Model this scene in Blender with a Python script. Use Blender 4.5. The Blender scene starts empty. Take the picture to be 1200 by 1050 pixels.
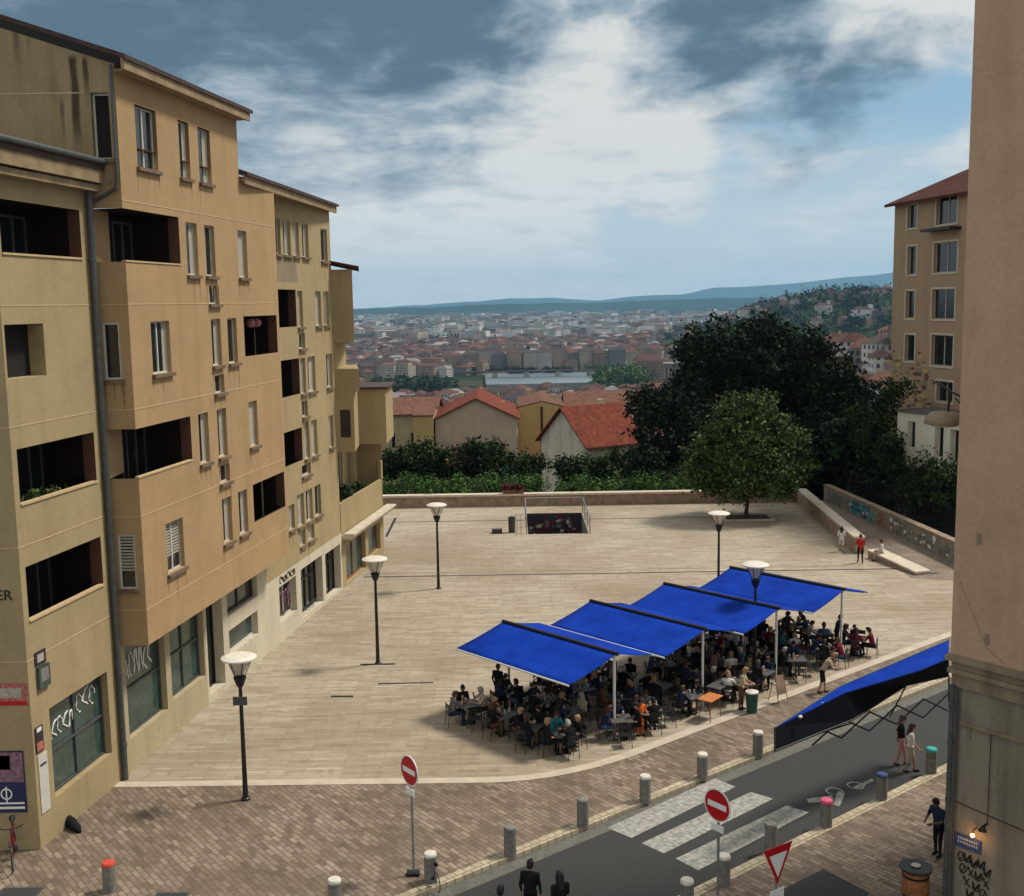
import bpy, math, random
import numpy as np
from mathutils import Vector, Matrix
random.seed(7); rng = np.random.default_rng(7)
PI = math.pi; R = math.radians
scn = bpy.context.scene; col = scn.collection

# ---------------------------------------------------------------- camera
FOC = 1300.0; EYE = 15.5; TH = math.atan(171/1300); PH = R(0.9)
Wv = Vector((0, math.cos(TH), -math.sin(TH))); U0 = Vector((0, math.sin(TH), math.cos(TH))); X0 = Vector((1, 0, 0))
Rv = X0*math.cos(PH) - U0*math.sin(PH); Uv = U0*math.cos(PH) + X0*math.sin(PH)
cam = bpy.data.cameras.new('camera'); co = bpy.data.objects.new('camera', cam); col.objects.link(co)
cam.sensor_width = 36; cam.lens = FOC/1200*36; cam.clip_start = .1; cam.clip_end = 60000
m = Matrix.Identity(4)
for i in range(3): m[i][0] = Rv[i]; m[i][1] = Uv[i]; m[i][2] = -Wv[i]
m[2][3] = EYE; co.matrix_world = m; scn.camera = co
def G(px, py, z=0.0):
    d = Wv + Rv*((px-600)/FOC) - Uv*((py-525)/FOC); t = (z-EYE)/d.z
    return Vector((d.x*t, d.y*t, z))

# ---------------------------------------------------------------- materials
MATS = {}
def newmat(name):
    m = bpy.data.materials.new(name); m.use_nodes = True; MATS[name] = m
    nt = m.node_tree; return m, nt, nt.nodes['Principled BSDF']
def nd(nt, t, **kw):
    n = nt.nodes.new(t)
    for k, v in kw.items():
        if k.startswith('i_'): n.inputs[int(k[2:])].default_value = v
        else: setattr(n, k, v)
    return n
def c4(c): return (c[0], c[1], c[2], 1)
def ramp(nt, fac, stops):
    r = nt.nodes.new('ShaderNodeValToRGB'); nt.links.new(fac, r.inputs[0]); e = r.color_ramp.elements
    while len(e) < len(stops): e.new(.5)
    for i, (p, c) in enumerate(stops): e[i].position = p; e[i].color = c4(c)
    return r.outputs[0]
def mixc(nt, f, a, b, mode='MIX'):
    n = nt.nodes.new('ShaderNodeMix'); n.data_type = 'RGBA'; n.blend_type = mode
    for sock, v in ((0, f), (6, a), (7, b)):
        if hasattr(v, 'links'): nt.links.new(v, n.inputs[sock])
        else: n.inputs[sock].default_value = v if sock == 0 else c4(v)
    return n.outputs[2]
def noise(nt, scale, detail=4, vec=None, rough=.6):
    n = nd(nt, 'ShaderNodeTexNoise'); n.inputs['Scale'].default_value = scale; n.inputs['Detail'].default_value = detail; n.inputs['Roughness'].default_value = rough
    if vec is None: vec = nd(nt, 'ShaderNodeNewGeometry').outputs['Position']
    nt.links.new(vec, n.inputs['Vector']); return n.outputs[0]
def mapv(nt, vec, scale=(1, 1, 1), rot=(0, 0, 0), loc=(0, 0, 0)):
    n = nd(nt, 'ShaderNodeMapping'); n.inputs['Scale'].default_value = scale; n.inputs['Rotation'].default_value = rot; n.inputs['Location'].default_value = loc
    nt.links.new(vec, n.inputs['Vector']); return n.outputs[0]
def bump(nt, b, h, s=.3, d=.02):
    n = nd(nt, 'ShaderNodeBump'); n.inputs['Strength'].default_value = s; n.inputs['Distance'].default_value = d
    nt.links.new(h, n.inputs['Height']); nt.links.new(n.outputs[0], b.inputs['Normal'])
def simple(name, c, rough=.7, metal=0, var=.25, scale=6, spec=.4):
    m, nt, b = newmat(name); f = noise(nt, scale)
    lo = tuple(x*(1-var) for x in c); hi = tuple(min(1, x*(1+var)) for x in c)
    nt.links.new(ramp(nt, f, [(.3, lo), (.7, hi)]), b.inputs['Base Color'])
    b.inputs['Roughness'].default_value = rough; b.inputs['Metallic'].default_value = metal; b.inputs['Specular IOR Level'].default_value = spec
    return m
def plaster(name, c, stain=.35, streak=(.55, .5, .42), joints=False):
    m, nt, b = newmat(name); pos = nd(nt, 'ShaderNodeNewGeometry').outputs['Position']
    f1 = noise(nt, .55, 6, pos); f2 = noise(nt, 9, 5, pos)
    f3 = noise(nt, 1, 5, mapv(nt, pos, (1.5, 1.5, .12)))
    base = ramp(nt, f1, [(.3, tuple(x*.86 for x in c)), (.7, tuple(x*1.1 for x in c))])
    base = mixc(nt, .35, base, ramp(nt, f2, [(.35, tuple(x*.8 for x in c)), (.65, tuple(x*1.15 for x in c))]))
    sm = ramp(nt, f3, [(.5, (0, 0, 0)), (.75, (stain*.9,)*3)])
    out = mixc(nt, sm, base, tuple(c[i]*streak[i] for i in range(3)))
    f4 = noise(nt, .9, 7, mapv(nt, pos, (1, 1, .8), (0, 0, 0), (13, 4, 2)))
    sm2 = ramp(nt, f4, [(.55, (0, 0, 0)), (.7, (stain*.8,)*3)])
    out = mixc(nt, sm2, out, tuple(c[i]*.62 for i in range(3)))
    nt.links.new(out, b.inputs['Base Color']); b.inputs['Roughness'].default_value = .9; b.inputs['Specular IOR Level'].default_value = .15
    bump(nt, b, f2, .25, .01); return m
def paving(name, cols, bw, rh, rot, mortar=(.2, .18, .15), msize=.012, stain=None, big=.35, rough=.75):
    m, nt, b = newmat(name); pos = nd(nt, 'ShaderNodeNewGeometry').outputs['Position']
    v = mapv(nt, pos, (1, 1, 0), (0, 0, rot))
    br = nd(nt, 'ShaderNodeTexBrick'); nt.links.new(v, br.inputs['Vector'])
    br.inputs['Scale'].default_value = 1; br.inputs['Mortar Size'].default_value = msize; br.inputs['Brick Width'].default_value = bw; br.inputs['Row Height'].default_value = rh
    br.inputs['Mortar Smooth'].default_value = .2; br.offset = .5
    br.inputs['Color1'].default_value = (0, 0, 0, 1); br.inputs['Color2'].default_value = (1, 1, 1, 1); br.inputs['Mortar'].default_value = (.5, .5, .5, 1)
    # a cell-random from a white noise on snapped coords gives real variety
    fr = nd(nt, 'ShaderNodeRGBToBW'); nt.links.new(br.outputs['Color'], fr.inputs[0])
    vn = noise(nt, 1, 2, mapv(nt, v, (1.1/bw, 1.0/rh, 1)), .5)
    ad = nd(nt, 'ShaderNodeMath', operation='ADD'); nt.links.new(fr.outputs[0], ad.inputs[0]); nt.links.new(vn, ad.inputs[1])
    ml = nd(nt, 'ShaderNodeMath', operation='MULTIPLY'); nt.links.new(ad.outputs[0], ml.inputs[0]); ml.inputs[1].default_value = .5
    c = ramp(nt, ml.outputs[0], [(i/(len(cols)-1)*.7+.15, cc) for i, cc in enumerate(cols)])
    f1 = noise(nt, big, 6, pos); f2 = noise(nt, 2.3, 6, pos)
    c = mixc(nt, ramp(nt, f1, [(.45, (0, 0, 0)), (.62, (.55,)*3)]), c, stain or tuple(x*.55 for x in cols[1]))
    c = mixc(nt, ramp(nt, f2, [(.52, (0, 0, 0)), (.7, (.5,)*3)]), c, tuple(x*.45 for x in cols[1]))
    c = mixc(nt, br.outputs['Fac'], c, mortar)
    nt.links.new(c, b.inputs['Base Color']); b.inputs['Roughness'].default_value = rough; b.inputs['Specular IOR Level'].default_value = .25
    bump(nt, b, br.outputs['Fac'], -.3, .008); return m

plaster('wall_yellow', (.37, .285, .155)); plaster('wall_tan', (.40, .268, .14)); plaster('wall_cream', (.56, .50, .38), .3)
plaster('wall_base', (.42, .35, .22), .4); plaster('wall_dirty', (.31, .235, .13), .7, (.4, .36, .3)); m_ = MATS['wall_dirty']; nt_ = m_.node_tree; b_ = nt_.nodes['Principled BSDF']; prev_ = b_.inputs['Base Color'].links[0].from_socket; P_ = nd(nt_, 'ShaderNodeNewGeometry').outputs['Position']; S_ = nd(nt_, 'ShaderNodeSeparateXYZ'); nt_.links.new(P_, S_.inputs[0])
def mt_(op, *a):
    n = nd(nt_, 'ShaderNodeMath', operation=op)
    for i, v in enumerate(a):
        if hasattr(v, 'links'): nt_.links.new(v, n.inputs[i])
        else: n.inputs[i].default_value = v
    return n.outputs[0]
def mr_(v, a, b, c=0.0, d=1.0):
    n = nd(nt_, 'ShaderNodeMapRange'); n.interpolation_type = 'SMOOTHSTEP'; nt_.links.new(v, n.inputs['Value'])
    for k, x in (('From Min', a), ('From Max', b), ('To Min', c), ('To Max', d)): n.inputs[k].default_value = x
    return n.outputs[0]
wob = mt_('MULTIPLY', mt_('SUBTRACT', noise(nt_, 1, 4, mapv(nt_, P_, (3, 3, 1.1))), .5), .16); tot = None
for xc, w_, zt, zb, s_ in ((-13.3, .13, 23.35, 20.0, 1), (-12.93, .09, 23.3, 21.4, .95), (-13.72, .06, 22.0, 20.2, .7), (-15.0, .12, 24.1, 22.7, .75), (-14.6, .08, 23.95, 22.9, .7), (-12.8, .05, 21.5, 19.6, .5)):
    dx = mt_('ABSOLUTE', mt_('ADD', mt_('SUBTRACT', S_.outputs[0], xc), wob)); k_ = mt_('MULTIPLY', mr_(dx, w_*.45, w_*1.3, 1, 0), mt_('MULTIPLY', mr_(S_.outputs[2], zt-.3, zt, 1, 0), mr_(S_.outputs[2], zb, zb+1.5))); k_ = mt_('MULTIPLY', k_, s_*.9); tot = k_ if tot is None else mt_('MAXIMUM', tot, k_)
nt_.links.new(mixc(nt_, tot, prev_, (.04, .033, .022)), b_.inputs['Base Color'])
simple('joint_line', (.50, .36, .20), .9, var=.15)
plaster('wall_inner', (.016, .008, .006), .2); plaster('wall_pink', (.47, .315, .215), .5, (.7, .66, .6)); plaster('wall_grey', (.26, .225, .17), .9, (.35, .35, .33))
plaster('wall_stone', (.27, .215, .14), .9, (.3, .3, .3)); plaster('wall_apt', (.36, .25, .16), .3); plaster('wall_white', (.62, .58, .48), .5)
plaster('h_pink', (.48, .37, .27), .5); plaster('h_ochre', (.48, .33, .14), .3); plaster('h_cream', (.45, .38, .23), .5); plaster('h_white', (.58, .52, .42), .7, (.35, .35, .35))
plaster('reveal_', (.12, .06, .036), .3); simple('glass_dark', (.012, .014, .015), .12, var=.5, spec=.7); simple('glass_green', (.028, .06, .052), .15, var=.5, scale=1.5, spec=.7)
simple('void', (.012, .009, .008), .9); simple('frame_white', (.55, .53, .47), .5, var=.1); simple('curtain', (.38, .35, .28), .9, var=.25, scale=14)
simple('sill', (.16, .11, .07), .9, var=.4); simple('zinc', (.085, .09, .09), .5, .3); simple('zinc_old', (.10, .095, .085), .8, var=.35, scale=3); simple('roof_dark', (.055, .03, .025), .8, var=.4); simple('fascia', (.27, .19, .105), .8, var=.3, scale=2)
simple('black_metal', (.018, .017, .017), .45, .2); simple('grey_metal', (.28, .28, .27), .4, .5); simple('lamp_white', (.68, .63, .54), .4, var=.06); simple('pole_white', (.6, .6, .58), .45, var=.1)
simple('lamp_glass', (.55, .5, .42), .3, var=.1); simple('asphalt_', (.034, .034, .032), .85, var=.2, scale=20)
simple('stone_band', (.47, .40, .31), .85, var=.14, scale=1.7); simple('stone_wall', (.27, .19, .13), .9, var=.35, scale=2.2); simple('stone_cap', (.52, .45, .35), .85, var=.15, scale=2)
simple('bollard_grey', (.17, .16, .145), .8, var=.3, scale=8); simple('bollard_top', (.58, .54, .47), .7, var=.15)
for n_, c_ in dict(pink=(.62, .09, .17), blue=(.035, .06, .16), teal=(.03, .33, .31), red=(.55, .06, .035), orange=(.72, .13, .02)).items(): simple('paint_'+n_, c_, .6, var=.15)
simple('paint_green', (.015, .07, .05), .6)
m_, nt_, b_ = newmat('awning_blue'); P_ = nd(nt_, 'ShaderNodeNewGeometry').outputs['Position']
v_ = mapv(nt_, P_, (1, 1, 0), (0, 0, -R(133.6))); sx_ = nd(nt_, 'ShaderNodeSeparateXYZ'); nt_.links.new(v_, sx_.inputs[0])
a_ = nd(nt_, 'ShaderNodeMath', operation='DIVIDE'); nt_.links.new(sx_.outputs[0], a_.inputs[0]); a_.inputs[1].default_value = 1.2; f_ = nd(nt_, 'ShaderNodeMath', operation='FRACT'); nt_.links.new(a_.outputs[0], f_.inputs[0]); l_ = nd(nt_, 'ShaderNodeMath', operation='LESS_THAN'); nt_.links.new(f_.outputs[0], l_.inputs[0]); l_.inputs[1].default_value = .02
k_ = ramp(nt_, noise(nt_, .9, 6, P_), [(.3, (.0, .022, .23)), (.7, (.003, .042, .37))]); k_ = mixc(nt_, l_.outputs[0], k_, (.0, .018, .2)); nt_.links.new(k_, b_.inputs['Base Color']); b_.inputs['Roughness'].default_value = .85; b_.inputs['Specular IOR Level'].default_value = .1
bump(nt_, b_, noise(nt_, 1.4, 3, mapv(nt_, P_, (1, 1, 1), (0, 0, .8))), .5, .08)
simple('awning_black', (.006, .007, .012), .85, var=.3, scale=2, spec=.1)
simple('sign_red', (.46, .006, .012), .35, var=.06); simple('sign_white', (.78, .77, .74), .4, var=.05); simple('navy', (.015, .02, .08), .5); simple('poster_dark', (.03, .02, .03), .6)
simple('poster_mauve', (.22, .12, .16), .6, var=.6, scale=9); simple('sign_rose', (.4, .12, .1), .6, var=.7, scale=12); simple('wood', (.25, .1, .035), .6, var=.4, scale=9); simple('wood_orange', (.5, .17, .05), .55, var=.2)
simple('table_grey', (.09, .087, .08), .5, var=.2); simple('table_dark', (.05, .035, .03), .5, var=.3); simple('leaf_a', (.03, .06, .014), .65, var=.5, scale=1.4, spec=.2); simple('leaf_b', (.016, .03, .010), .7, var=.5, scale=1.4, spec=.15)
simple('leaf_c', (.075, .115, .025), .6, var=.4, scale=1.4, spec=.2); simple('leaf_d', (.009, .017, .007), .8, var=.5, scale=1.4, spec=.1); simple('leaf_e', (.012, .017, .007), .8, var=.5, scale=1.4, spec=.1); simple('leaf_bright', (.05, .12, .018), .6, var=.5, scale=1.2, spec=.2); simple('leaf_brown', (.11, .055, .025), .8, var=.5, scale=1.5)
simple('gutter_', (.12, .115, .1), .9, var=.25); simple('bark', (.045, .035, .027), .9, var=.4, scale=12); simple('soil', (.06, .045, .035), .95, var=.4, scale=5)
simple('marking_white', (.28, .272, .24), .8, var=.45, scale=7); simple('plant_pot', (.18, .06, .03), .8)
paving('plaza_slabs', [(.27, .215, .15), (.345, .285, .205), (.39, .33, .245), (.45, .39, .30)], 1.3, .2, 0.0, (.19, .155, .12), .01, (.22, .15, .09), .1)
paving('brick_pavers', [(.11, .075, .052), (.19, .137, .095), (.26, .195, .14), (.33, .26, .19)], .42, .17, -R(128.3), (.10, .085, .065), .016, (.12, .085, .06), .4)
paving('brick_path', [(.17, .125, .09), (.25, .19, .14), (.3, .24, .18)], .4, .16, R(20), (.12, .1, .08), .012)
paving('kerb_tiles', [(.36, .3, .2), (.46, .39, .26), (.52, .45, .32)], .3, .3, -R(38.3), (.2, .17, .12), .02)
def roofmat(name, c):
    m, nt, b = newmat(name); pos = nd(nt, 'ShaderNodeNewGeometry').outputs['Position']
    f = noise(nt, 1.6, 6, pos); g = noise(nt, 1, 2, mapv(nt, pos, (4, 4, 14)))
    k = ramp(nt, f, [(.3, tuple(x*.55 for x in c)), (.55, c), (.75, tuple(min(1, x*1.35) for x in c))])
    k = mixc(nt, ramp(nt, g, [(.45, (0, 0, 0)), (.6, (.45,)*3)]), k, tuple(x*.45 for x in c))
    nt.links.new(k, b.inputs['Base Color']); b.inputs['Roughness'].default_value = .95; b.inputs['Specular IOR Level'].default_value = .1
roofmat('tile_red', (.18, .05, .032)); roofmat('tile_dark', (.09, .032, .025)); roofmat('tile_brown', (.17, .085, .06))
def citywall(name, c, wd=3.1, wh=3.4, dark=.3):
    """plaster with rows of windows laid out along each wall's own direction"""
    m, nt, b = newmat(name); g = nd(nt, 'ShaderNodeNewGeometry'); pos = g.outputs['Position']
    cr = nd(nt, 'ShaderNodeVectorMath', operation='CROSS_PRODUCT'); nt.links.new(g.outputs['Normal'], cr.inputs[0]); cr.inputs[1].default_value = (0, 0, 1)
    dt = nd(nt, 'ShaderNodeVectorMath', operation='DOT_PRODUCT'); nt.links.new(cr.outputs[0], dt.inputs[0]); nt.links.new(pos, dt.inputs[1])
    sx = nd(nt, 'ShaderNodeSeparateXYZ'); nt.links.new(pos, sx.inputs[0])
    def band(src, per, lo):
        a = nd(nt, 'ShaderNodeMath', operation='DIVIDE'); nt.links.new(src, a.inputs[0]); a.inputs[1].default_value = per
        f = nd(nt, 'ShaderNodeMath', operation='FRACT'); nt.links.new(a.outputs[0], f.inputs[0])
        q = nd(nt, 'ShaderNodeMath', operation='LESS_THAN'); nt.links.new(f.outputs[0], q.inputs[0]); q.inputs[1].default_value = lo; return q.outputs[0]
    mu = nd(nt, 'ShaderNodeMath', operation='MULTIPLY'); nt.links.new(band(dt.outputs['Value'], wd, .42), mu.inputs[0]); nt.links.new(band(sx.outputs[2], wh, .55), mu.inputs[1])
    f = noise(nt, .05, 4, pos); k = ramp(nt, f, [(.35, tuple(x*.7 for x in c)), (.65, tuple(min(1, x*1.2) for x in c))])
    k = mixc(nt, mu.outputs[0], k, (dark*.2, dark*.2, dark*.22))
    nt.links.new(k, b.inputs['Base Color']); b.inputs['Roughness'].default_value = .85; b.inputs['Specular IOR Level'].default_value = .15
for i, c_ in enumerate([(.36, .27, .19), (.46, .40, .32), (.30, .20, .14), (.58, .55, .51), (.21, .19, .18)]): citywall('city_wall_%d' % i, c_)
for i, c_ in enumerate([(.105, .052, .044), (.075, .047, .043), (.14, .066, .05), (.075, .06, .058), (.24, .22, .215), (.05, .048, .052)]): simple('city_roof_%d' % i, c_, .95, var=.3, scale=.06, spec=.1)
simple('far_white', (.6, .6, .6), .8, var=.2, scale=.01); simple('water_', (.14, .18, .2), .3, var=.1, scale=.02, spec=.8); simple('quay', (.25, .24, .22), .9, var=.2, scale=.1)
M = MATS
for k_ in ('skin', 'skin_dark'): simple(k_, (.42, .22, .15) if k_ == 'skin' else (.16, .08, .05), .6, var=.1)
CL = dict(black=(.012, .012, .014), navy=(.02, .028, .06), grey=(.14, .14, .14), white=(.6, .58, .54), red=(.4, .03, .03), brown=(.12, .06, .035), beige=(.42, .34, .24), teal=(.03, .17, .2), olive=(.09, .09, .04), burgundy=(.14, .015, .025), denim=(.06, .09, .17), orange=(.72, .13, .02), rose=(.45, .2, .2))
for k_, c_ in CL.items(): simple('cloth_'+k_, c_, .9, var=.25, scale=9, spec=.1)
for k_, c_ in dict(black=(.01, .008, .007), brown=(.05, .025, .014), fair=(.3, .19, .09), grey=(.3, .29, .28)).items(): simple('hair_'+k_, c_, .7, var=.3, scale=30)

# ---------------------------------------------------------------- mesh builder
class MB:
    def __init__(s): s.v = []; s.f = []; s.m = []
    def add(s, vs, fs, mi=0):
        o = len(s.v); s.v += [tuple(v) for v in vs]; s.f += [tuple(i+o for i in f) for f in fs]; s.m += [mi]*len(fs); return s
    def quad(s, a, b, c, d, mi=0): return s.add([a, b, c, d], [(0, 1, 2, 3)], mi)
    def box(s, lo, hi, mi=0):
        x0, y0, z0 = lo; x1, y1, z1 = hi
        return s.add([(x0, y0, z0), (x1, y0, z0), (x1, y1, z0), (x0, y1, z0), (x0, y0, z1), (x1, y0, z1), (x1, y1, z1), (x0, y1, z1)],
                     [(0, 3, 2, 1), (4, 5, 6, 7), (0, 1, 5, 4), (1, 2, 6, 5), (2, 3, 7, 6), (3, 0, 4, 7)], mi)
    def hexa(s, P8, mi=0):
        return s.add(P8, [(0, 3, 2, 1), (4, 5, 6, 7), (0, 1, 5, 4), (1, 2, 6, 5), (2, 3, 7, 6), (3, 0, 4, 7)], mi)
    def prism(s, poly, z0, z1, mi=0):
        n = len(poly); v = [(p[0], p[1], z0) for p in poly]+[(p[0], p[1], z1) for p in poly]
        return s.add(v, [tuple(range(n))[::-1], tuple(range(n, 2*n))]+[(i, (i+1) % n, n+(i+1) % n, n+i) for i in range(n)], mi)
    def tube(s, pts, rad, seg=8, mi=0, cap=True):
        pts = [Vector(p) for p in pts]; n = len(pts)
        if not hasattr(rad, '__len__'): rad = [rad]*n
        rings = []; prev = None
        for i, p in enumerate(pts):
            t = (pts[min(i+1, n-1)]-pts[max(i-1, 0)]).normalized()
            if prev is None:
                a = t.orthogonal().normalized()
            else:
                a = (prev-t*prev.dot(t)).normalized()
            prev = a; b = t.cross(a)
            rings.append([p+(a*math.cos(2*PI*k/seg)+b*math.sin(2*PI*k/seg))*rad[i] for k in range(seg)])
        v = [q for r_ in rings for q in r_]; f = []
        for i in range(n-1):
            for k in range(seg): f.append((i*seg+k, i*seg+(k+1) % seg, (i+1)*seg+(k+1) % seg, (i+1)*seg+k))
        if cap: f += [tuple(range(seg))[::-1], tuple((n-1)*seg+k for k in range(seg))]
        return s.add(v, f, mi)
    def lathe(s, prof, c=(0, 0, 0), seg=20, mi=0):
        v = []; f = []
        for (r_, z) in prof:
            for k in range(seg): v.append((c[0]+r_*math.cos(2*PI*k/seg), c[1]+r_*math.sin(2*PI*k/seg), c[2]+z))
        for i in range(len(prof)-1):
            for k in range(seg): f.append((i*seg+k, i*seg+(k+1) % seg, (i+1)*seg+(k+1) % seg, (i+1)*seg+k))
        f += [tuple(range(seg))[::-1], tuple((len(prof)-1)*seg+k for k in range(seg))]
        return s.add(v, f, mi)
    def disc(s, c, nrm, r0, r1, mi=0, seg=32, th=0.0):
        """ring or disc of radius r0..r1 facing nrm"""
        nrm = Vector(nrm).normalized(); a = Vector((0, 0, 1)).cross(nrm).normalized(); b = nrm.cross(a); c = Vector(c)
        v = []; f = []
        for k in range(seg):
            d = a*math.cos(2*PI*k/seg)+b*math.sin(2*PI*k/seg); v += [c+d*r0, c+d*r1, c+d*r1-nrm*th, c+d*r0-nrm*th]
        for k in range(seg):
            i, j = 4*k, 4*((k+1) % seg)
            if r0 > 0: f.append((i, i+1, j+1, j))
            if th: f += [(i+1, i+2, j+2, j+1), (i+2, i+3, j+3, j+2)]
        if r0 == 0: f.append(tuple(4*k+1 for k in range(seg)))
        return s.add(v, f, mi)
    def build(s, name, mats, parent=None, loc=None, smooth=False, bevel=0):
        me = bpy.data.meshes.new(name); me.from_pydata(s.v, [], s.f)
        if not isinstance(mats, (list, tuple)): mats = [mats]
        for mm in mats: me.materials.append(M[mm] if isinstance(mm, str) else mm)
        me.polygons.foreach_set('material_index', s.m)
        if smooth: me.polygons.foreach_set('use_smooth', [True]*len(s.f))
        me.update(); o = bpy.data.objects.new(name, me); col.objects.link(o)
        if loc is not None: o.location = loc
        if parent is not None: o.parent = parent
        if bevel:
            md = o.modifiers.new('bevel', 'BEVEL'); md.width = bevel; md.segments = 2; md.limit_method = 'ANGLE'
        return o
def tag(o, label=None, cat=None, group=None, kind=None):
    if label: o['label'] = label
    if cat: o['category'] = cat
    if group: o['group'] = group
    if kind: o['kind'] = kind
    return o
def struct(o, label=None): o['kind'] = 'structure'; return tag(o, label, None)
def empty(name, loc, rz=0, label=None, cat=None, group=None):
    o = bpy.data.objects.new(name, None); o.empty_display_size = .2; col.objects.link(o); o.location = loc; o.rotation_euler = (0, 0, rz); return tag(o, label, cat, group)
def copy_tree(o, parent=None):
    c = o.copy(); col.objects.link(c); c.parent = parent
    for ch in list(o.children): copy_tree(ch, c)
    return c
def text_mesh(txt, size, name, mat, parent, mtx, ext=.01):
    cu = bpy.data.curves.new(name, 'FONT'); cu.body = txt; cu.size = size; cu.extrude = ext; cu.align_x = 'CENTER'; cu.align_y = 'CENTER'
    t = bpy.data.objects.new(name, cu); col.objects.link(t); bpy.context.view_layer.update()
    me = bpy.data.meshes.new_from_object(t.evaluated_get(bpy.context.evaluated_depsgraph_get()))
    bpy.data.objects.remove(t); me.materials.clear(); me.materials.append(M[mat]); me.transform(mtx)
    o = bpy.data.objects.new(name, me); col.objects.link(o); o.parent = parent; return o

# street frame: u along the street (away to the right), v across it (towards the corner building)
S0 = Vector((-2.24, 27.91, 0)); EU = Vector((.785, .6195, 0)).normalized(); EV = Vector((EU.y, -EU.x, 0))
def ST(u, v, z=0): return S0+EU*u+EV*v+Vector((0, 0, z))
# facade frame of the apartment block
FA = R(8.6); FD = Vector((math.sin(FA), math.cos(FA), 0)); FN = Vector((math.cos(FA), -math.sin(FA), 0)); FO = Vector((-13.04, 35.5, 0))
def FR(off, s, z): return FO+FN*off+FD*s+Vector((0, 0, z))
class Plane:
    def __init__(s, o, d, n): s.o = Vector(o); s.d = Vector(d); s.n = Vector(n)
    def __call__(s, a, z, off=0): return s.o+s.d*a+s.n*off+Vector((0, 0, z))
def wall_grid(mb, P, a0, a1, z0, z1, holes, mi=0, depth=.25, rmi=0, ztop=None):
    """wall face with real openings (a0,a1,z0,z1[,depth]) and their reveals"""
    A = sorted({a0, a1} | {h[i] for h in holes for i in (0, 1) if a0 < h[i] < a1}); Z = sorted({z0, z1} | {h[i] for h in holes for i in (2, 3) if z0 < h[i] < z1})
    for i in range(len(A)-1):
        for j in range(len(Z)-1):
            ca, cz = (A[i]+A[i+1])/2, (Z[j]+Z[j+1])/2
            if any(h[0] < ca < h[1] and h[2] < cz < h[3] for h in holes): continue
            mb.quad(P(A[i], Z[j]), P(A[i+1], Z[j]), P(A[i+1], Z[j+1]), P(A[i], Z[j+1]), mi)
    for h in holes:
        x0, x1, y0, y1 = h[:4]; x0 = max(x0, a0); x1 = min(x1, a1); y0 = max(y0, z0); y1 = min(y1, z1); dp = h[4] if len(h) > 4 else depth
        c = [(x0, y0), (x1, y0), (x1, y1), (x0, y1)]
        for k in range(4):
            p, q = c[k], c[(k+1) % 4]; mb.quad(P(*p), P(*q), P(q[0], q[1], -dp), P(p[0], p[1], -dp), rmi)
def window(P, a0, a1, z0, z1, par, depth=.2, fr=.06, curtain=0.0, glass='glass_dark', sill=True, mull=0, blinds=0, framem='frame_white', side=0):
    f = MB(); d0, d1 = -depth, -depth+.06
    def bx(x0, x1, y0, y1, p0=d0, p1=d1, b=f, mi=0):
        b.hexa([P(x0, y0, p0), P(x1, y0, p0), P(x1, y0, p1), P(x0, y0, p1), P(x0, y1, p0), P(x1, y1, p0), P(x1, y1, p1), P(x0, y1, p1)], mi)
    bx(a0, a0+fr, z0, z1); bx(a1-fr, a1, z0, z1); bx(a0+fr, a1-fr, z0, z0+fr); bx(a0+fr, a1-fr, z1-fr, z1)
    for k in range(mull):
        c = a0+(a1-a0)*(k+1)/(mull+1); bx(c-fr*.6, c+fr*.6, z0+fr, z1-fr)
    o = f.build('window', framem, par)
    g = MB(); bx(a0+fr, a1-fr, z0+fr, z1-fr, d0, d0+.02, g); g.build('pane', glass, o)
    if curtain:
        k = MB(); n = 7; x0, x1 = (a0+fr, a0+fr+(a1-a0-2*fr)*curtain) if side == 0 else (a1-fr-(a1-a0-2*fr)*curtain, a1-fr)
        for i in range(n):
            xa, xb = x0+(x1-x0)*i/n, x0+(x1-x0)*(i+1)/n; o0, o1 = (d0+.024, d0+.036) if i % 2 else (d0+.036, d0+.024)
            k.quad(P(xa, z0+fr, o0), P(xb, z0+fr, o1), P(xb, z1-fr, o1), P(xa, z1-fr, o0))
        k.build('curtain', 'curtain', o)
    if blinds:
        k = MB(); n = 11; zt = z1-fr; zb = z0+fr+(z1-z0)*(1-blinds)
        for i in range(n):
            za = zb+(zt-zb)*i/n; bx(a0+fr, a1-fr, za, za+(zt-zb)/n*.6, d0+.025, d0+.04, k)
        k.build('blind', 'curtain', o)
    if sill:
        k = MB(); bx(a0-.08, a1+.08, z0-.12, z0-.001, -.12, .12, k); k.build('sill', 'sill', o)
        if random.random() < .75:
            for xx in (a0-.02, a1+.02, (a0+a1)/2):
                if random.random() < .75:
                    k = MB(); L = random.uniform(.35, 1.1); w_ = random.uniform(.03, .08); n_ = 6; vs = []
                    for i in range(n_+1): t0 = i/n_; vs += [P(xx-w_*(1.02-t0), z0-.12-L*t0, .004), P(xx+w_*(1.02-t0), z0-.12-L*t0, .004)]
                    k.add(vs, [(2*i, 2*i+1, 2*i+3, 2*i+2) for i in range(n_)]); k.build('stain', 'drip', o)
    return o

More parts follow.
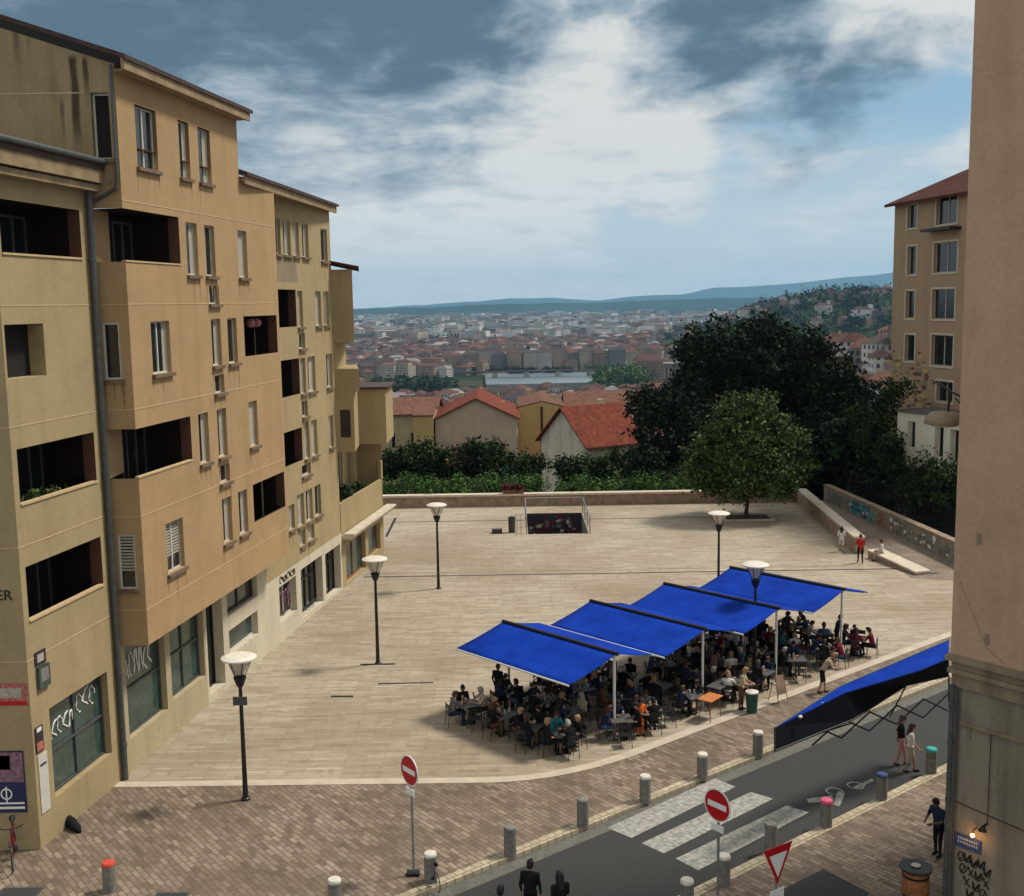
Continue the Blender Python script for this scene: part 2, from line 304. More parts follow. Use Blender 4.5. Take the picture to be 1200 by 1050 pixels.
# ================================================================ THE APARTMENT BLOCK
apt = empty('apartment_block', (-13, 35, 0), 0, 'long tan and ochre apartment block with shopfronts and recessed balconies, left of the square', 'apartment building')
APTI = Matrix.Translation((13, -35, 0))
class LB(MB):
    """mesh builder in world metres for children of the block"""
    def build(s, *a, **k):
        s.v = [(v[0]+13, v[1]-35, v[2]) for v in s.v]; return _MB.build(s, *a, **k)
_MB = MB
def apt_build():
    global MB
    MB = LB
    F0 = Plane(FO, FD, FN); F1 = Plane(FR(1.0, 0, 0), FD, FN); XN = Vector((0, -1, 0))
    corner = FR(1.0, 0, 0); yB = corner.y
    EB = Plane(corner, (-1, 0, 0), XN)                       # end wall of the tall tan volume, facing the camera
    cA = FR(0, -5.2, 0); EA = Plane(cA, (-1, 0, 0), XN)      # end wall of the low yellow volume
    rows = [(20.0, 21.95), (16.63, 18.48), (13.3, 15.05), (9.8, 11.65), (6.45, 8.2)]
    # ---- tan volume, long face (B/C)
    W1 = [(1.18, 2.65, 0), (4.31, 5.15, 0), (5.9, 6.97, 0), (4.49, 5.43, 1), (6.06, 6.94, 1), (9.18, 10.1, 1), (1.43, 2.8, 2), (6.24, 7.1, 2), (7.75, 8.65, 2), (4.7, 5.56, 3), (6.37, 7.22, 3), (9.5, 10.4, 3), (1.68, 3.0, 4), (6.42, 7.3, 4), (8.0, 8.9, 4)]
    small = [(6.2, 7.1, 15.6, 16.3), (6.3, 7.2, 12.25, 12.95), (6.35, 7.3, 8.8, 9.5)]
    log = [(9.4, 13.1, 13.5, 15.1), (9.55, 13.2, 6.7, 8.25)]
    cor = [(0, 3.95, 16.95, 18.6), (0, 4.05, 10.05, 11.65)]
    holes = [(a, b, rows[r][0], rows[r][1]) for a, b, r in W1]+small+[l+(1.5,) for l in log]
    mb = MB()
    def clip(hs, z0, z1): return [h for h in hs if h[2] >= z0-.001 and h[3] <= z1+.001]
    segs = [(4.5, 10.05), (10.05, 11.65), (11.65, 16.95), (16.95, 18.6), (18.6, 20.6)]
    for (z0, z1) in segs:
        c = [k for k in cor if abs(k[2]-z0) < .01]; a0 = c[0][1] if c else 0
        hs = []
        for h in holes:   # clip openings to the strip
            if h[2] < z1-.01 and h[3] > z0+.01 and h[1] > a0: hs.append(h)
        A = sorted({a0, 13.4} | {h[i] for h in hs for i in (0, 1)}); Z = sorted({z0, z1} | {h[i] for h in hs for i in (2, 3) if z0 < h[i] < z1})
        for i in range(len(A)-1):
            for j in range(len(Z)-1):
                ca, cz = (A[i]+A[i+1])/2, (Z[j]+Z[j+1])/2
                if any(h[0] < ca < h[1] and h[2] < cz < h[3] for h in hs): continue
                mb.quad(F1(A[i], Z[j]), F1(A[i+1], Z[j]), F1(A[i+1], Z[j+1]), F1(A[i], Z[j+1]))
    wall_grid(mb, F1, 0, 9.6, 20.6, 23.0, [(a, b, 20.6, rows[0][1], .25) for a, b, r in W1 if r == 0])
    for h in holes:
        if h[2] == rows[0][0]: h = (h[0], h[1], h[2], h[3])
        x0, x1, y0, y1 = h[:4]; dp = h[4] if len(h) > 4 else .25; cc = [(x0, y0), (x1, y0), (x1, y1), (x0, y1)]
        for k in range(4):
            if len(h) > 4: break
            p, q = cc[k], cc[(k+1) % 4]; mb.quad(F1(*p), F1(*q), F1(q[0], q[1], -dp), F1(p[0], p[1], -dp))
    # end wall facing the camera: window and corner loggias, upper part runs on to the left
    def efc(hs, a1, z0, z1): wall_grid(mb, EB, 0, a1, z0, z1, hs)
    w_end = [(.33, .86, 13.25, 15.05), (.25, .8, 6.4, 8.2)]; win_hi = (.22, .78, 20.1, 22.1)
    efc([w_end[1]], 1.05, 4.5, 10.05); efc([w_end[0]], 1.05, 11.65, 16.95); efc([], 1.05, 18.6, 19.3)
    for z0, z1 in ((10.05, 11.65), (16.95, 18.6)):
        mb.quad(EB(.95, z0), EB(1.05, z0), EB(1.05, z1), EB(.95, z1)); mb.quad(EB(.95, z0), EB(.95, z1), EB(.95, z1, -1.4), EB(.95, z0, -1.4))
    # underside and far end of the overhang
    mb.quad(F1(0, 4.5), F1(13.4, 4.5), F1(13.4, 4.5, -1.2), F1(0, 4.5, -1.2))
    mb.quad(F1(13.4, 4.5), F1(13.4, 20.6), F1(13.4, 20.6, -1.2), F1(13.4, 4.5, -1.2))
    mb.quad(F1(9.6, 20.3), F1(9.6, 23), F1(9.6, 23, -8), F1(9.6, 20.3, -8))
    mb.build('wall', 'wall_tan', apt)
    up = MB()   # the stained upper end wall
    up_h = [win_hi]
    wall_grid(up, EB, 0, 9, 19.3, 22.95, up_h)
    up.add([EB(0, 22.95), EB(9, 22.95), EB(9, 25.9)], [(0, 1, 2)]); up.build('wall', 'wall_dirty', apt)['label'] = 'stained upper end wall with dark run-off streaks'
    # loggias: side walls, floor, ceiling, back wall, glazed door
    def loggia(P, a0, a1, z0, z1, dep, openl=False, plane_l=None, door=None):
        b = MB()
        zf = z0-.9
        b.quad(P(a0, zf, -dep), P(a1, zf, -dep), P(a1, z1, -dep), P(a0, z1, -dep))
        b.quad(P(a1, zf, -dep), P(a1, zf, -.12), P(a1, z1, 0), P(a1, z1, -dep))
        if not openl: b.quad(P(a0, zf, -.12), P(a0, zf, -dep), P(a0, z1, -dep), P(a0, z1, 0))
        b.quad(P(a0, z1, 0), P(a1, z1, 0), P(a1, z1, -dep), P(a0, z1, -dep))
        b.quad(P(a0, zf, -.12), P(a1, zf, -.12), P(a1, zf, -dep), P(a0, zf, -dep))
        b.quad(P(a0, zf, -.12), P(a1, zf, -.12), P(a1, z0, -.12), P(a0, z0, -.12))
        b.quad(P(a0, z0, -.12), P(a1, z0, -.12), P(a1, z0, 0), P(a0, z0, 0))
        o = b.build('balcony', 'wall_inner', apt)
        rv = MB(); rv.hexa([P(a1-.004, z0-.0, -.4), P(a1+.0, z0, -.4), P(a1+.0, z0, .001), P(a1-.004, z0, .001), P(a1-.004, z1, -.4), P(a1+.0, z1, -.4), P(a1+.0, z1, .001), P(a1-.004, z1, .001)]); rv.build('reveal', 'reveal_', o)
        w = (a1-a0)
        for (q0, q1) in (door or [(.12, .5), (.56, .9)]):
            d = MB(); x0, x1 = a0+w*q0, a0+w*q1
            def bb(x0, x1, y0, y1, p0, p1): d.hexa([P(x0, y0, p0), P(x1, y0, p0), P(x1, y0, p1), P(x0, y0, p1), P(x0, y1, p0), P(x1, y1, p0), P(x1, y1, p1), P(x0, y1, p1)], 0)
            bb(x0, x0+.07, zf, z1-.2, -dep+.003, -dep+.06); bb(x1-.07, x1, zf, z1-.2, -dep+.003, -dep+.06); bb((x0+x1)/2-.04, (x0+x1)/2+.04, zf, z1-.2, -dep+.003, -dep+.06); bb(x0+.07, x1-.07, z1-.27, z1-.2, -dep+.003, -dep+.06)
            bb2 = d; d.quad(P(x0+.07, zf, -dep+.02), P(x1-.07, zf, -dep+.02), P(x1-.07, z1-.27, -dep+.02), P(x0+.07, z1-.27, -dep+.02), 1)
            d.build('door', ['zinc', 'glass_dark'], o)
        return o
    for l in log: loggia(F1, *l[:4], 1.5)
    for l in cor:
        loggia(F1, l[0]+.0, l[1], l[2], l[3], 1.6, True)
        cp = MB(); cp.hexa([F1(.03, l[2]-.0, -.14), F1(l[1], l[2], -.14), F1(l[1], l[2], .03), F1(-.03, l[2], .03), F1(.03, l[2]+.05, -.14), F1(l[1], l[2]+.05, -.14), F1(l[1], l[2]+.05, .03), F1(-.03, l[2]+.05, .03)])
        cp.build('parapet_cap', 'joint_line', apt)
    cur = [.0, .3, .35, .4, .5, .8, .2, .35, .4, .35, .4, .9, .0, .4, .35]
    for i, (a, b, r) in enumerate(W1): window(F1, a, b, rows[r][0], rows[r][1], apt, curtain=cur[i], mull=1 if b-a > 1.2 else 0, side=1 if i % 4 else 0, blinds=.72 if r == 4 and i == 12 else 0)
    for a, b, z0, z1 in small: window(F1, a, b, z0, z1, apt, curtain=.5)
    window(EB, *w_end[0], apt, curtain=.0, depth=.1); window(EB, *w_end[1], apt, blinds=.7, depth=.1); window(EB, *win_hi, apt, sill=True, depth=.25, glass='void')
    # string lines proud of the plaster
    sl = MB()
    for P, a0, a1, zs in ((F1, 0, 13.4, (18.85, 15.62, 12.28, 8.8, 5.7)), (EB, 0, 1.02, (15.62, 12.28, 8.8, 5.7)), (EB, 1.02, 9, (22.1,))):
        for z in zs:
            hit = sorted([(h[0], h[1]) for h in (holes if P is F1 else []) if h[2]-.02 < z < h[3]+.02]); x = a0
            for h0, h1 in hit+[(a1, a1)]:
                if h0-x > .05: sl.hexa([P(x, z-.017, -.01), P(h0, z-.017, -.01), P(h0, z-.017, .01), P(x, z-.017, .01), P(x, z+.017, -.01), P(h0, z+.017, -.01), P(h0, z+.017, .01), P(x, z+.017, .01)])
                x = max(x, h1)
    # ---- yellow volume A
    ah = [(-4.95, -.8, 17.0, 18.5, 1.6), (-5.1, -3.2, 13.6, 15.1, .5), (-4.95, -.8, 10.05, 11.65, 1.6), (-4.95, -.8, 6.7, 8.3, 1.6), (-4.3, -.95, 1.15, 3.9, .3)]
    a = MB(); wall_grid(a, F0, -5.2, -.12, 0, 19.1, [h[:4]+(.0,) if h[4] > 1 else h for h in ah]); wall_grid(a, EA, 0, 8, 0, 19.1, [])
    a.build('wall', 'wall_yellow', apt)['label'] = 'yellower end section beside the downpipe'
    for h in ah:
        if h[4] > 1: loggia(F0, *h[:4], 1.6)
    vb = MB(); vb.quad(F0(-5.1, 13.6, -.5), F0(-3.2, 13.6, -.5), F0(-3.2, 15.1, -.5), F0(-5.1, 15.1, -.5)); vb.build('pane', 'void', apt)
    for z in (17.0, 10.05, 6.7):
        cp = MB(); cp.hexa([F0(-4.95, z, -.15), F0(-.8, z, -.15), F0(-.8, z, .04), F0(-4.95, z, .04), F0(-4.95, z+.06, -.15), F0(-.8, z+.06, -.15), F0(-.8, z+.06, .04), F0(-4.95, z+.06, .04)])
        cp.build('parapet_cap', 'joint_line', apt)
    for z in (15.62, 12.28, 8.9, 5.62):
        for P, x0, x1 in ((F0, -5.2, -.14), (EA, 0, 6)):
            if P is F0 and 13.5 < z < 15.1: continue
            sl.hexa([P(x0, z-.017, -.01), P(x1, z-.017, -.01), P(x1, z-.017, .01), P(x0, z-.017, .01), P(x0, z+.017, -.01), P(x1, z+.017, -.01), P(x1, z+.017, .01), P(x0, z+.017, .01)])
    sl.build('string_line', 'joint_line', apt)
    # A roof: deep fascia, gutter, roof plane
    rf = MB()
    def slab(b, P, x0, x1, p0, p1, z0, z1, mi=0, zt=0): b.hexa([P(x0, z0, p0), P(x1, z0, p0), P(x1, z0, p1), P(x0, z0, p1), P(x0, z1+zt, p0), P(x1, z1+zt, p0), P(x1, z1, p1), P(x0, z1, p1)], mi)
    slab(rf, F0, -6, -.14, -6, .55, 19.75, 19.95, 0, .6)
    slab(rf, F0, -6, -.16, .4, .5, 19.35, 19.75, 1); slab(rf, F0, -6, -.18, -.3, .38, 19.1, 19.3, 1)
    r0 = rf.build('roof', ['roof_dark', 'fascia'], apt)
    g = MB(); g.tube([F0(-6, 20.0, .6), F0(-.15, 20.0, .6)], .09, 10); g.build('gutter', 'zinc', r0)
    # B roof: single pitch rising to the left, with fascia board under it
    rb = MB(); k = .34
    def pitch(b, x0, x1, p0, p1, z, th, mi): b.hexa([F1(x0, z-k*p0, p0), F1(x1, z-k*p0, p0), F1(x1, z-k*p1, p1), F1(x0, z-k*p1, p1), F1(x0, z+th-k*p0, p0), F1(x1, z+th-k*p0, p0), F1(x1, z+th-k*p1, p1), F1(x0, z+th-k*p1, p1)], mi)
    pitch(rb, -.35, 10.0, -9, .55, 23.2, .14, 0); slab(rb, F1, -.3, 9.85, .38, .48, 22.72, 23.08, 1); slab(rb, F1, 0, 9.6, .0, .37, 22.72, 22.8, 1)
    r1 = rb.build('roof', ['roof_dark', 'fascia'], apt)
    pr = MB(); pr.tube([EB(.08, 22.9, .1), EB(.06, 19.6, .1), EB(.12, 19.2, .1), EB(.95, 18.75, .1), EB(1.15, 18.6, .1)], .055, 8); pr.build('downpipe', 'zinc', apt)
    pp = MB(); pp.tube([F0(-.42, 19.6, .3), F0(-.42, 18.9, .15), F0(-.42, 14, .12), F0(-.42, 7, .12), F0(-.42, 0, .12)], .10, 10)
    for z in (17, 13.6, 10.2, 6.8, 3.6, 1.2): pp.tube([F0(-.42, z-.05, .12), F0(-.42, z+.05, .12)], .125, 10)
    pp.build('downpipe', 'zinc', apt)
    ch = MB(); ch.hexa([F1(9.9, 20.6, -1.8), F1(10.9, 20.6, -1.8), F1(10.9, 20.6, -.7), F1(9.9, 20.6, -.7), F1(9.9, 22.6, -1.8), F1(10.9, 22.6, -1.8), F1(10.9, 22.6, -.7), F1(9.9, 22.6, -.7)]); ch.build('chimney', 'wall_tan', apt)
    # C/D roof
    rc = MB(); 
    def skew(b, s0, o0, s1, o1, z0, z1, w, mi, back=None):
        bk0, bk1 = (o0-w, o1-w) if back is None else (back, back); kk = .34 if back is not None else 0
        b.hexa([F0(s0, z0-kk*(bk0-o0), bk0), F0(s1, z0-kk*(bk1-o1), bk1), F0(s1, z0, o1), F0(s0, z0, o0), F0(s0, z1-kk*(bk0-o0), bk0), F0(s1, z1-kk*(bk1-o1), bk1), F0(s1, z1, o1), F0(s0, z1, o0)], mi)
    skew(rc, 9.62, 1.35, 24.7, .4, 20.62, 20.76, 0, 0, -7); skew(rc, 9.62, 1.25, 24.6, .3, 20.3, 20.66, .1, 1); skew(rc, 9.62, 1.14, 24.4, .19, 20.42, 20.5, 1.0, 1)
    rc.build('roof', ['roof_dark', 'fascia'], apt)
    # ---- D, set back beyond the overhang
    dh = [(16.0, 16.75, 17.85, 19.45), (17.1, 18.1, 17.85, 19.45), (18.4, 19.3, 17.85, 19.45), (19.75, 20.7, 17.85, 19.45), (22.65, 23.7, 17.75, 19.4), (18.7, 19.45, 14.45, 16.2), (21.4, 22.3, 14.45, 16.2), (22.75, 23.6, 14.45, 16.2), (18.75, 19.6, 13.4, 14.15),
          (18.75, 19.5, 11.2, 12.95), (19.85, 21.0, 11.2, 12.95), (22.8, 23.8, 11.2, 12.95), (18.8, 19.6, 10.05, 10.85), (18.9, 19.7, 7.95, 9.75), (20.0, 20.9, 7.95, 9.75), (22.85, 23.6, 8.0, 9.7), (18.4, 19.7, 7.15, 7.7),
          (16.3, 17.1, 4.9, 6.1), (17.5, 18.5, 4.8, 6.4), (18.8, 19.8, 4.8, 6.4), (20.15, 21.1, 4.8, 6.4), (17.7, 18.5, 3.8, 4.55), (18.95, 19.9, 3.8, 4.55)]
    dl = [(15.9, 18.5, 14.5, 16.25), (16.05, 18.6, 11.25, 12.97), (16.1, 18.6, 8.0, 9.6)]
    d = MB(); wall_grid(d, F0, 13.0, 24.2, 3.15, 20.4, dh+[l+(0,) for l in dl])
    # block E: a narrow upper fin and lower wing that turns towards the square
    d.build('wall', 'wall_yellow', apt)['label'] = 'far set-back section in lighter ochre'
    gs = MB(); gs.quad(F0(15.3, 16.6, .004), F0(18.9, 16.6, .004), F0(18.7, 17.8, .004), F0(15.3, 17.8, .004)); gs.build('patch', 'wall_stone', apt)
    for l in dl: loggia(F0, *l, 1.3)
    for i, (a0, a1, z0, z1) in enumerate(dh): window(F0, a0, a1, z0, z1, apt, curtain=(.0, .4, .5, .3)[i % 4], side=1, glass='glass_dark')
    # ground floor in the same plane as A and D
    gh = [(.25, 3.1, 1.1, 4.35, .3), (3.5, 6.35, 1.25, 4.35, .3), (6.65, 8.2, .3, 4.3, .5), (8.7, 12.0, 2.9, 4.2, .3), (8.75, 11.9, 1.25, 2.3, .3)]
    b = MB(); wall_grid(b, F0, -.12, 6.5, 0, 4.5, [h for h in gh[:2]]); b.build('wall', 'wall_base', apt)
    b = MB(); wall_grid(b, F0, 6.5, 13.0, 0, 4.5, gh[2:]); wall_grid(b, F0, 13.0, 24.3, 0, 3.15, [(14.6, 16.9, .9, 2.6, .35), (17.6, 20.9, .25, 2.7, .45), (21.4, 24.0, .15, 2.6, .45)])
    wb = b.build('wall', 'wall_cream', apt); wb['label'] = 'pale cream painted shopfront wall'
    def shop(a0, a1, z0, z1, dep, glass, nm=1, frm='zinc', tr=None):
        f = MB(); p0, p1 = -dep, -dep+.08
        def bx(x0, x1, y0, y1, q0=p0, q1=p1, mi=0): f.hexa([F0(x0, y0, q0), F0(x1, y0, q0), F0(x1, y0, q1), F0(x0, y0, q1), F0(x0, y1, q0), F0(x1, y1, q0), F0(x1, y1, q1), F0(x0, y1, q1)], mi)
        bx(a0, a0+.07, z0, z1); bx(a1-.07, a1, z0, z1); bx(a0+.07, a1-.07, z0, z0+.07); bx(a0+.07, a1-.07, z1-.07, z1)
        for k in range(nm): c = a0+(a1-a0)*(k+1)/(nm+1); bx(c-.035, c+.035, z0+.07, z1-.07)
        if tr: bx(a0+.07, a1-.07, tr-.03, tr+.03, p0, p1+.01)
        o = f.build('shop_window', frm, apt); g = MB(); g.quad(F0(a0+.07, z0+.07, p0+.02), F0(a1-.07, z0+.07, p0+.02), F0(a1-.07, z1-.07, p0+.02), F0(a0+.07, z1-.07, p0+.02)); g.build('pane', glass, o); return o
    sw = shop(-4.3, -.95, 1.15, 3.9, .3, 'glass_green', 1, 'zinc', 2.45); s2 = shop(.25, 3.1, 1.1, 4.35, .3, 'glass_green', 0, 'zinc', 2.7); shop(3.5, 6.35, 1.25, 4.35, .3, 'glass_green', 1, 'zinc', 2.8)
    shop(6.65, 8.2, .3, 4.3, .5, 'glass_dark', 0, 'black_metal'); shop(8.7, 12, 2.9, 4.2, .3, 'glass_dark', 1, 'zinc'); shop(8.75, 11.9, 1.25, 2.3, .3, 'glass_green', 0, 'frame_white')
    shop(14.6, 16.9, .9, 2.6, .35, 'glass_dark', 1, 'frame_white'); shop(17.6, 20.9, .25, 2.7, .45, 'glass_dark', 3, 'black_metal', 1.9); shop(21.4, 24, .15, 2.6, .45, 'glass_dark', 2, 'black_metal', 1.9)
    # graffiti scribbles on the shop glazing and the cream wall
    def scribble(P, a0, a1, z0, z1, off, n, r, mat, par, seed, name='graffiti'):
        rr = random.Random(seed); b = MB()
        w = (a1-a0)/n
        for i in range(n):
            cx = a0+w*(i+.5); cz = (z0+z1)/2+rr.uniform(-.1, .1)*(z1-z0); k = rr.choice([0, 1, 2, 3]); pts = []
            for t in range(15):
                q = t/14*2*PI*(.8+.3*k/3); ax = w*.42*math.cos(q*(1+(k == 3))+k); az = (z1-z0)*.42*math.sin(q*(1+(k == 1)))
                pts.append(P(cx+ax+w*.1*math.sin(5*q), cz+az, off))
            b.tube(pts, r, 5)
        return b.build(name, mat, par)
    scribble(F0, -4.15, -2.6, 2.75, 3.35, -.262, 5, .018, 'sign_white', sw, 3); scribble(F0, -2.45, -1.3, 3.0, 3.7, -.262, 3, .018, 'sign_white', sw, 4)
    scribble(F0, .6, 2.6, 2.9, 3.9, -.262, 6, .02, 'sign_white', s2, 5)
    scribble(F0, 14.7, 16.8, 2.7, 3.05, .012, 7, .022, 'black_metal', wb, 6); scribble(F0, 14.8, 16.7, 1.0, 2.3, -.25, 5, .03, 'poster_mauve', wb, 7); scribble(F0, 17.8, 20.5, .5, .8, .012, 0 or 4, .012, 'zinc', wb, 8)
    # lower far wing E
    e = MB(); wall_grid(e, F0, 24.3, 33.0, 0, 2.9, [(25.0, 28.9, .1, 2.3, .3), (29.5, 32.2, .5, 2.2, .3)])
    PE = Plane(F0(33.0, 0), (0, 1, 0), (1, 0, 0)); e.quad(F0(33, 0), F0(33, 0, -8), F0(33, 9, -8), F0(33, 9))
    e.quad(F0(24.3, 2.9), F0(33, 2.9), F0(33, 2.9, -1.6), F0(24.3, 2.9, -1.6))
    wall_grid(e, F0, 24.3, 33, 2.9, 4.75, [])                                       # balcony parapet
    e.quad(F0(24.3, 4.75), F0(33, 4.75), F0(33, 4.75, -.15), F0(24.3, 4.75, -.15)); e.quad(F0(24.3, 3.0, -.15), F0(33, 3.0, -.15), F0(33, 4.75, -.15), F0(24.3, 4.75, -.15))
    e.quad(F0(33, 2.9), F0(33, 2.9, -.15), F0(33, 5.6, -.15), F0(33, 5.6)); e.hexa([F0(32.8, 4.75, -.2), F0(33.1, 4.75, -.2), F0(33.1, 4.75, .02), F0(32.8, 4.75, .02), F0(32.8, 5.9, -.2), F0(33.1, 5.9, -.2), F0(33.1, 5.9, .02), F0(32.8, 5.9, .02)])
    P2 = Plane(FR(-1.5, 0, 0), FD, FN); wall_grid(e, P2, 24.3, 33, 2.9, 11.0, [(26.0, 27.4, 4.0, 7.2, .2), (28.6, 29.8, 4.0, 7.2, .2), (25.4, 27.2, 7.9, 9.0, .2)])
    e.build('wall', 'wall_yellow', apt)['label'] = 'low far wing with balcony above a corner shop'
    cc = MB(); slab(cc, F0, 24.4, 33.6, -.1, .55, 2.75, 2.95, 0); slab(cc, F0, 24.4, 33.6, .1, .7, 2.95, 3.05, 0); cc.build('cornice', 'stone_cap', apt)
    shop(25.0, 28.9, .1, 2.3, .3, 'glass_green', 1, 'wood'); shop(29.5, 32.2, .5, 2.2, .3, 'glass_green', 0, 'wood')
    window(P2, 26.0, 27.4, 4.0, 7.2, apt, curtain=.5); window(P2, 28.6, 29.8, 4.0, 7.2, apt, curtain=.5); window(P2, 25.4, 27.2, 7.9, 9.0, apt, curtain=.5)
    sc_ = MB()   # fin
    def fin(z0, z1, w=1.1):
        A0 = F0(24.2, 0); x0, y0 = A0.x, A0.y
        sc_.prism([(x0-6, y0), (x0+w, y0), (x0+w-.7, y0+4), (x0-6, y0+4)], z0, z1)
    fin(13.5, 17.35); fin(10.9, 12.1, 1.3)
    x0, y0 = F0(24.2, 0).x, F0(24.2, 0).y
    sc_.box((x0-6, y0+.01, 12.1), (x0+.05, y0+3.9, 13.5)); sc_.prism([(x0-.02, y0+.01), (x0+1.1, y0+.01), (x0+.9, y0+4), (x0-.02, y0+4)], 4.75, 10.9) if 0 else None
    sc_.prism([(x0-6, y0+.02), (x0+.95, y0+.02), (x0+.75, y0+3.0), (x0-6, y0+3.0)], 7.6, 10.9)
    sc_.build('wall', 'wall_yellow', apt)
    rr_ = MB(); rr_.add([(x0-6, y0-.3, 18.9), (x0+1.5, y0-.3, 17.35), (x0+.9, y0+4.3, 17.35), (x0-6, y0+4.3, 18.9), (x0-6, y0-.3, 19.05), (x0+1.5, y0-.3, 17.5), (x0+.9, y0+4.3, 17.5), (x0-6, y0+4.3, 19.05)], [(0, 3, 2, 1), (4, 5, 6, 7), (0, 1, 5, 4), (1, 2, 6, 5), (2, 3, 7, 6), (3, 0, 4, 7)]); rr_.build('roof', 'tile_dark', apt)
    PF = Plane((x0, y0+.02, 0), (1, 0, 0), (0, -1, 0))
    wn = MB(); wn.quad(PF(.2, 8.4, .004), PF(.75, 8.4, .004), PF(.75, 9.9, .004), PF(.2, 9.9, .004)); wn.build('window', 'glass_dark', apt)
    bb = MB(); bb.box((-9.45, 66, 7.2), (-7.5, 70, 10.5)); bb.box((-9.6, 66.1, 3.0), (-9.45, 66.4, 10.3)); bb.build('bay', 'wall_yellow', apt)
    br = MB(); br.box((-9.6, 65.8, 10.5), (-7.3, 70.2, 10.62)); br.build('roof', 'roof_dark', apt)
    pl_ = _MB()
    for i in range(260):
        s_ = random.uniform(24.8, 30.5); p = F0(s_, 4.75+random.uniform(-.1, .55)*(1-abs(s_-27.6)/3.4), random.uniform(-.9, -.15)); t = Vector((random.gauss(0, 1), random.gauss(0, 1), random.gauss(0, 1)))*.09; q = Vector((random.gauss(0, 1), random.gauss(0, 1), random.gauss(0, 1)))*.09
        pl_.quad(p-t, p-q, p+t, p+q, i % 2)
    balc_plants = pl_
    # writing and posters on the block
    def flat(P, a0, a1, z0, z1, mats, cat, name, label, th=.03, extra=None):
        t = empty(name, tuple(P((a0+a1)/2, z0)), 0, label, cat); b = _MB(); mi = 0
        b.hexa([P(a0, z0, .002), P(a1, z0, .002), P(a1, z0, th), P(a0, z0, th), P(a0, z1, .002), P(a1, z1, .002), P(a1, z1, th), P(a0, z1, th)])
        b.v = [tuple(Vector(v)-t.location) for v in b.v]; b.build('board', mats, t)
        if extra:
            for (q0, q1, y0, y1, mm) in extra:
                c = _MB(); c.quad(P(a0+(a1-a0)*q0, z0+(z1-z0)*y0, th+.004), P(a0+(a1-a0)*q1, z0+(z1-z0)*y0, th+.004), P(a0+(a1-a0)*q1, z0+(z1-z0)*y1, th+.004), P(a0+(a1-a0)*q0, z0+(z1-z0)*y1, th+.004)); c.v = [tuple(Vector(v)-t.location) for v in c.v]; c.build('print', mm, t)
        return t
    rot = Matrix(((1, 0, 0, 0), (0, 0, -1, 0), (0, 1, 0, 0), (0, 0, 0, 1)))
    tl = text_mesh('IER', .42, 'lettering', 'black_metal', apt, Matrix.Translation(EA(.55, 7.55, .012)-Vector((-13, 35, 0))) @ rot, .01)
    t = flat(EA, -.0+.05, 1.6, 4.35, 5.0, 'sign_rose', 'sign', 'shop_sign', 'red and white shop sign board on the end wall above the posters', extra=[(.02, .98, .02, .2, 'sign_red'), (.1, .9, .35, .8, 'curtain')])
    t = flat(EA, .3, 1.4, 1.15, 3.0, 'navy', 'poster', 'poster', 'large navy and mauve poster with a white round symbol on the end wall', extra=[(.02, .98, .5, .98, 'poster_mauve'), (.35, .65, .7, .93, 'poster_dark'), (.05, .95, .06, .1, 'sign_white'), (.05, .8, .14, .17, 'sign_white')])
    k = _MB(); c = EA(.85, 1.72, .05)-t.location
    k.disc(c, (0, -1, 0), .13, .17, 0, 28, .005); k.box(c+Vector((-.02, -.003, -.28)), c+Vector((.02, .001, .22))); k.build('symbol', 'sign_white', t)
    flat(F0, -5.1, -4.72, 2.85, 3.6, 'poster_dark', 'poster', 'poster', 'small black and red poster on the pillar beside the shop window', extra=[(.1, .9, .05, .4, 'sign_rose'), (.2, .8, .8, .97, 'sign_white')])
    flat(F0, -5.05, -4.6, 1.0, 2.75, 'frame_white', 'notice board', 'notice_board', 'pale narrow notice sheet on the pillar under the small poster', extra=[(.15, .85, .8, .84, 'poster_dark')])
    flat(F0, -4.85, -4.3, 5.35, 5.75, 'poster_dark', 'sign', 'wall_sign', 'black and white plate above the green sign lamp on the yellow wall', extra=[(.2, .8, .2, .8, 'curtain')])
    flat(F0, -4.8, -4.25, 4.65, 5.3, 'glass_green', 'sign', 'wall_sign', 'grey green hanging sign just below the black plate on the yellow wall', .1, [(.15, .85, .3, .9, 'grey_metal')])
    MB = _MB
    return F0, F1, EA, EB, balc_plants
simple('drip', (.26, .165, .08), .95, var=.35, scale=4); simple('soil_stain', (.075, .055, .033), .95, var=.45, scale=2)
F0, F1, EA, EB, bpl = apt_build()
tag(bpl.build('balcony_plant', ['leaf_d', 'leaf_a']), 'dark green potted plants spilling over the low far balcony', 'plant')
bp = _MB()
for i in range(420):
    s_ = random.uniform(-4.3, -2.2); p = F0(s_, 9.65+random.uniform(.0, .55), random.uniform(-.75, -.2)); t = Vector([random.gauss(0, 1) for _ in range(3)])*.05; q = Vector([random.gauss(0, 1) for _ in range(3)])*.05
    bp.quad(p-t, p-q, p+t, p+q, i % 3)
for s_ in (-3.9, -3.2, -2.6): bp.lathe([(.1, 0), (.15, .3), (.15, .32)], F0(s_, 9.35, -.45), 10, 3)
tag(bp.build('balcony_plant', ['leaf_a', 'leaf_c', 'leaf_b', 'plant_pot']), 'leafy pot plants behind the parapet of the yellow middle balcony', 'plant')
for i, s_ in enumerate((11.35, 12.05)):
    b_ = MB(); b_.lathe([(.02, .19), (.12, .17), (.19, .08), (.21, 0), (.19, -.08), (.12, -.17), (.02, -.19)], (0, 0, 0), 14); b_.tube([(0, 0, .19), (0, 0, .3)], .008, 5)
    tag(b_.build('paper_lantern', 'cloth_rose', None, F1(s_, 14.8, -.5), True), ['left', 'right'][i]+' one of two round pink paper lanterns hanging in the balcony', 'lantern', 'pink lanterns in the balcony')

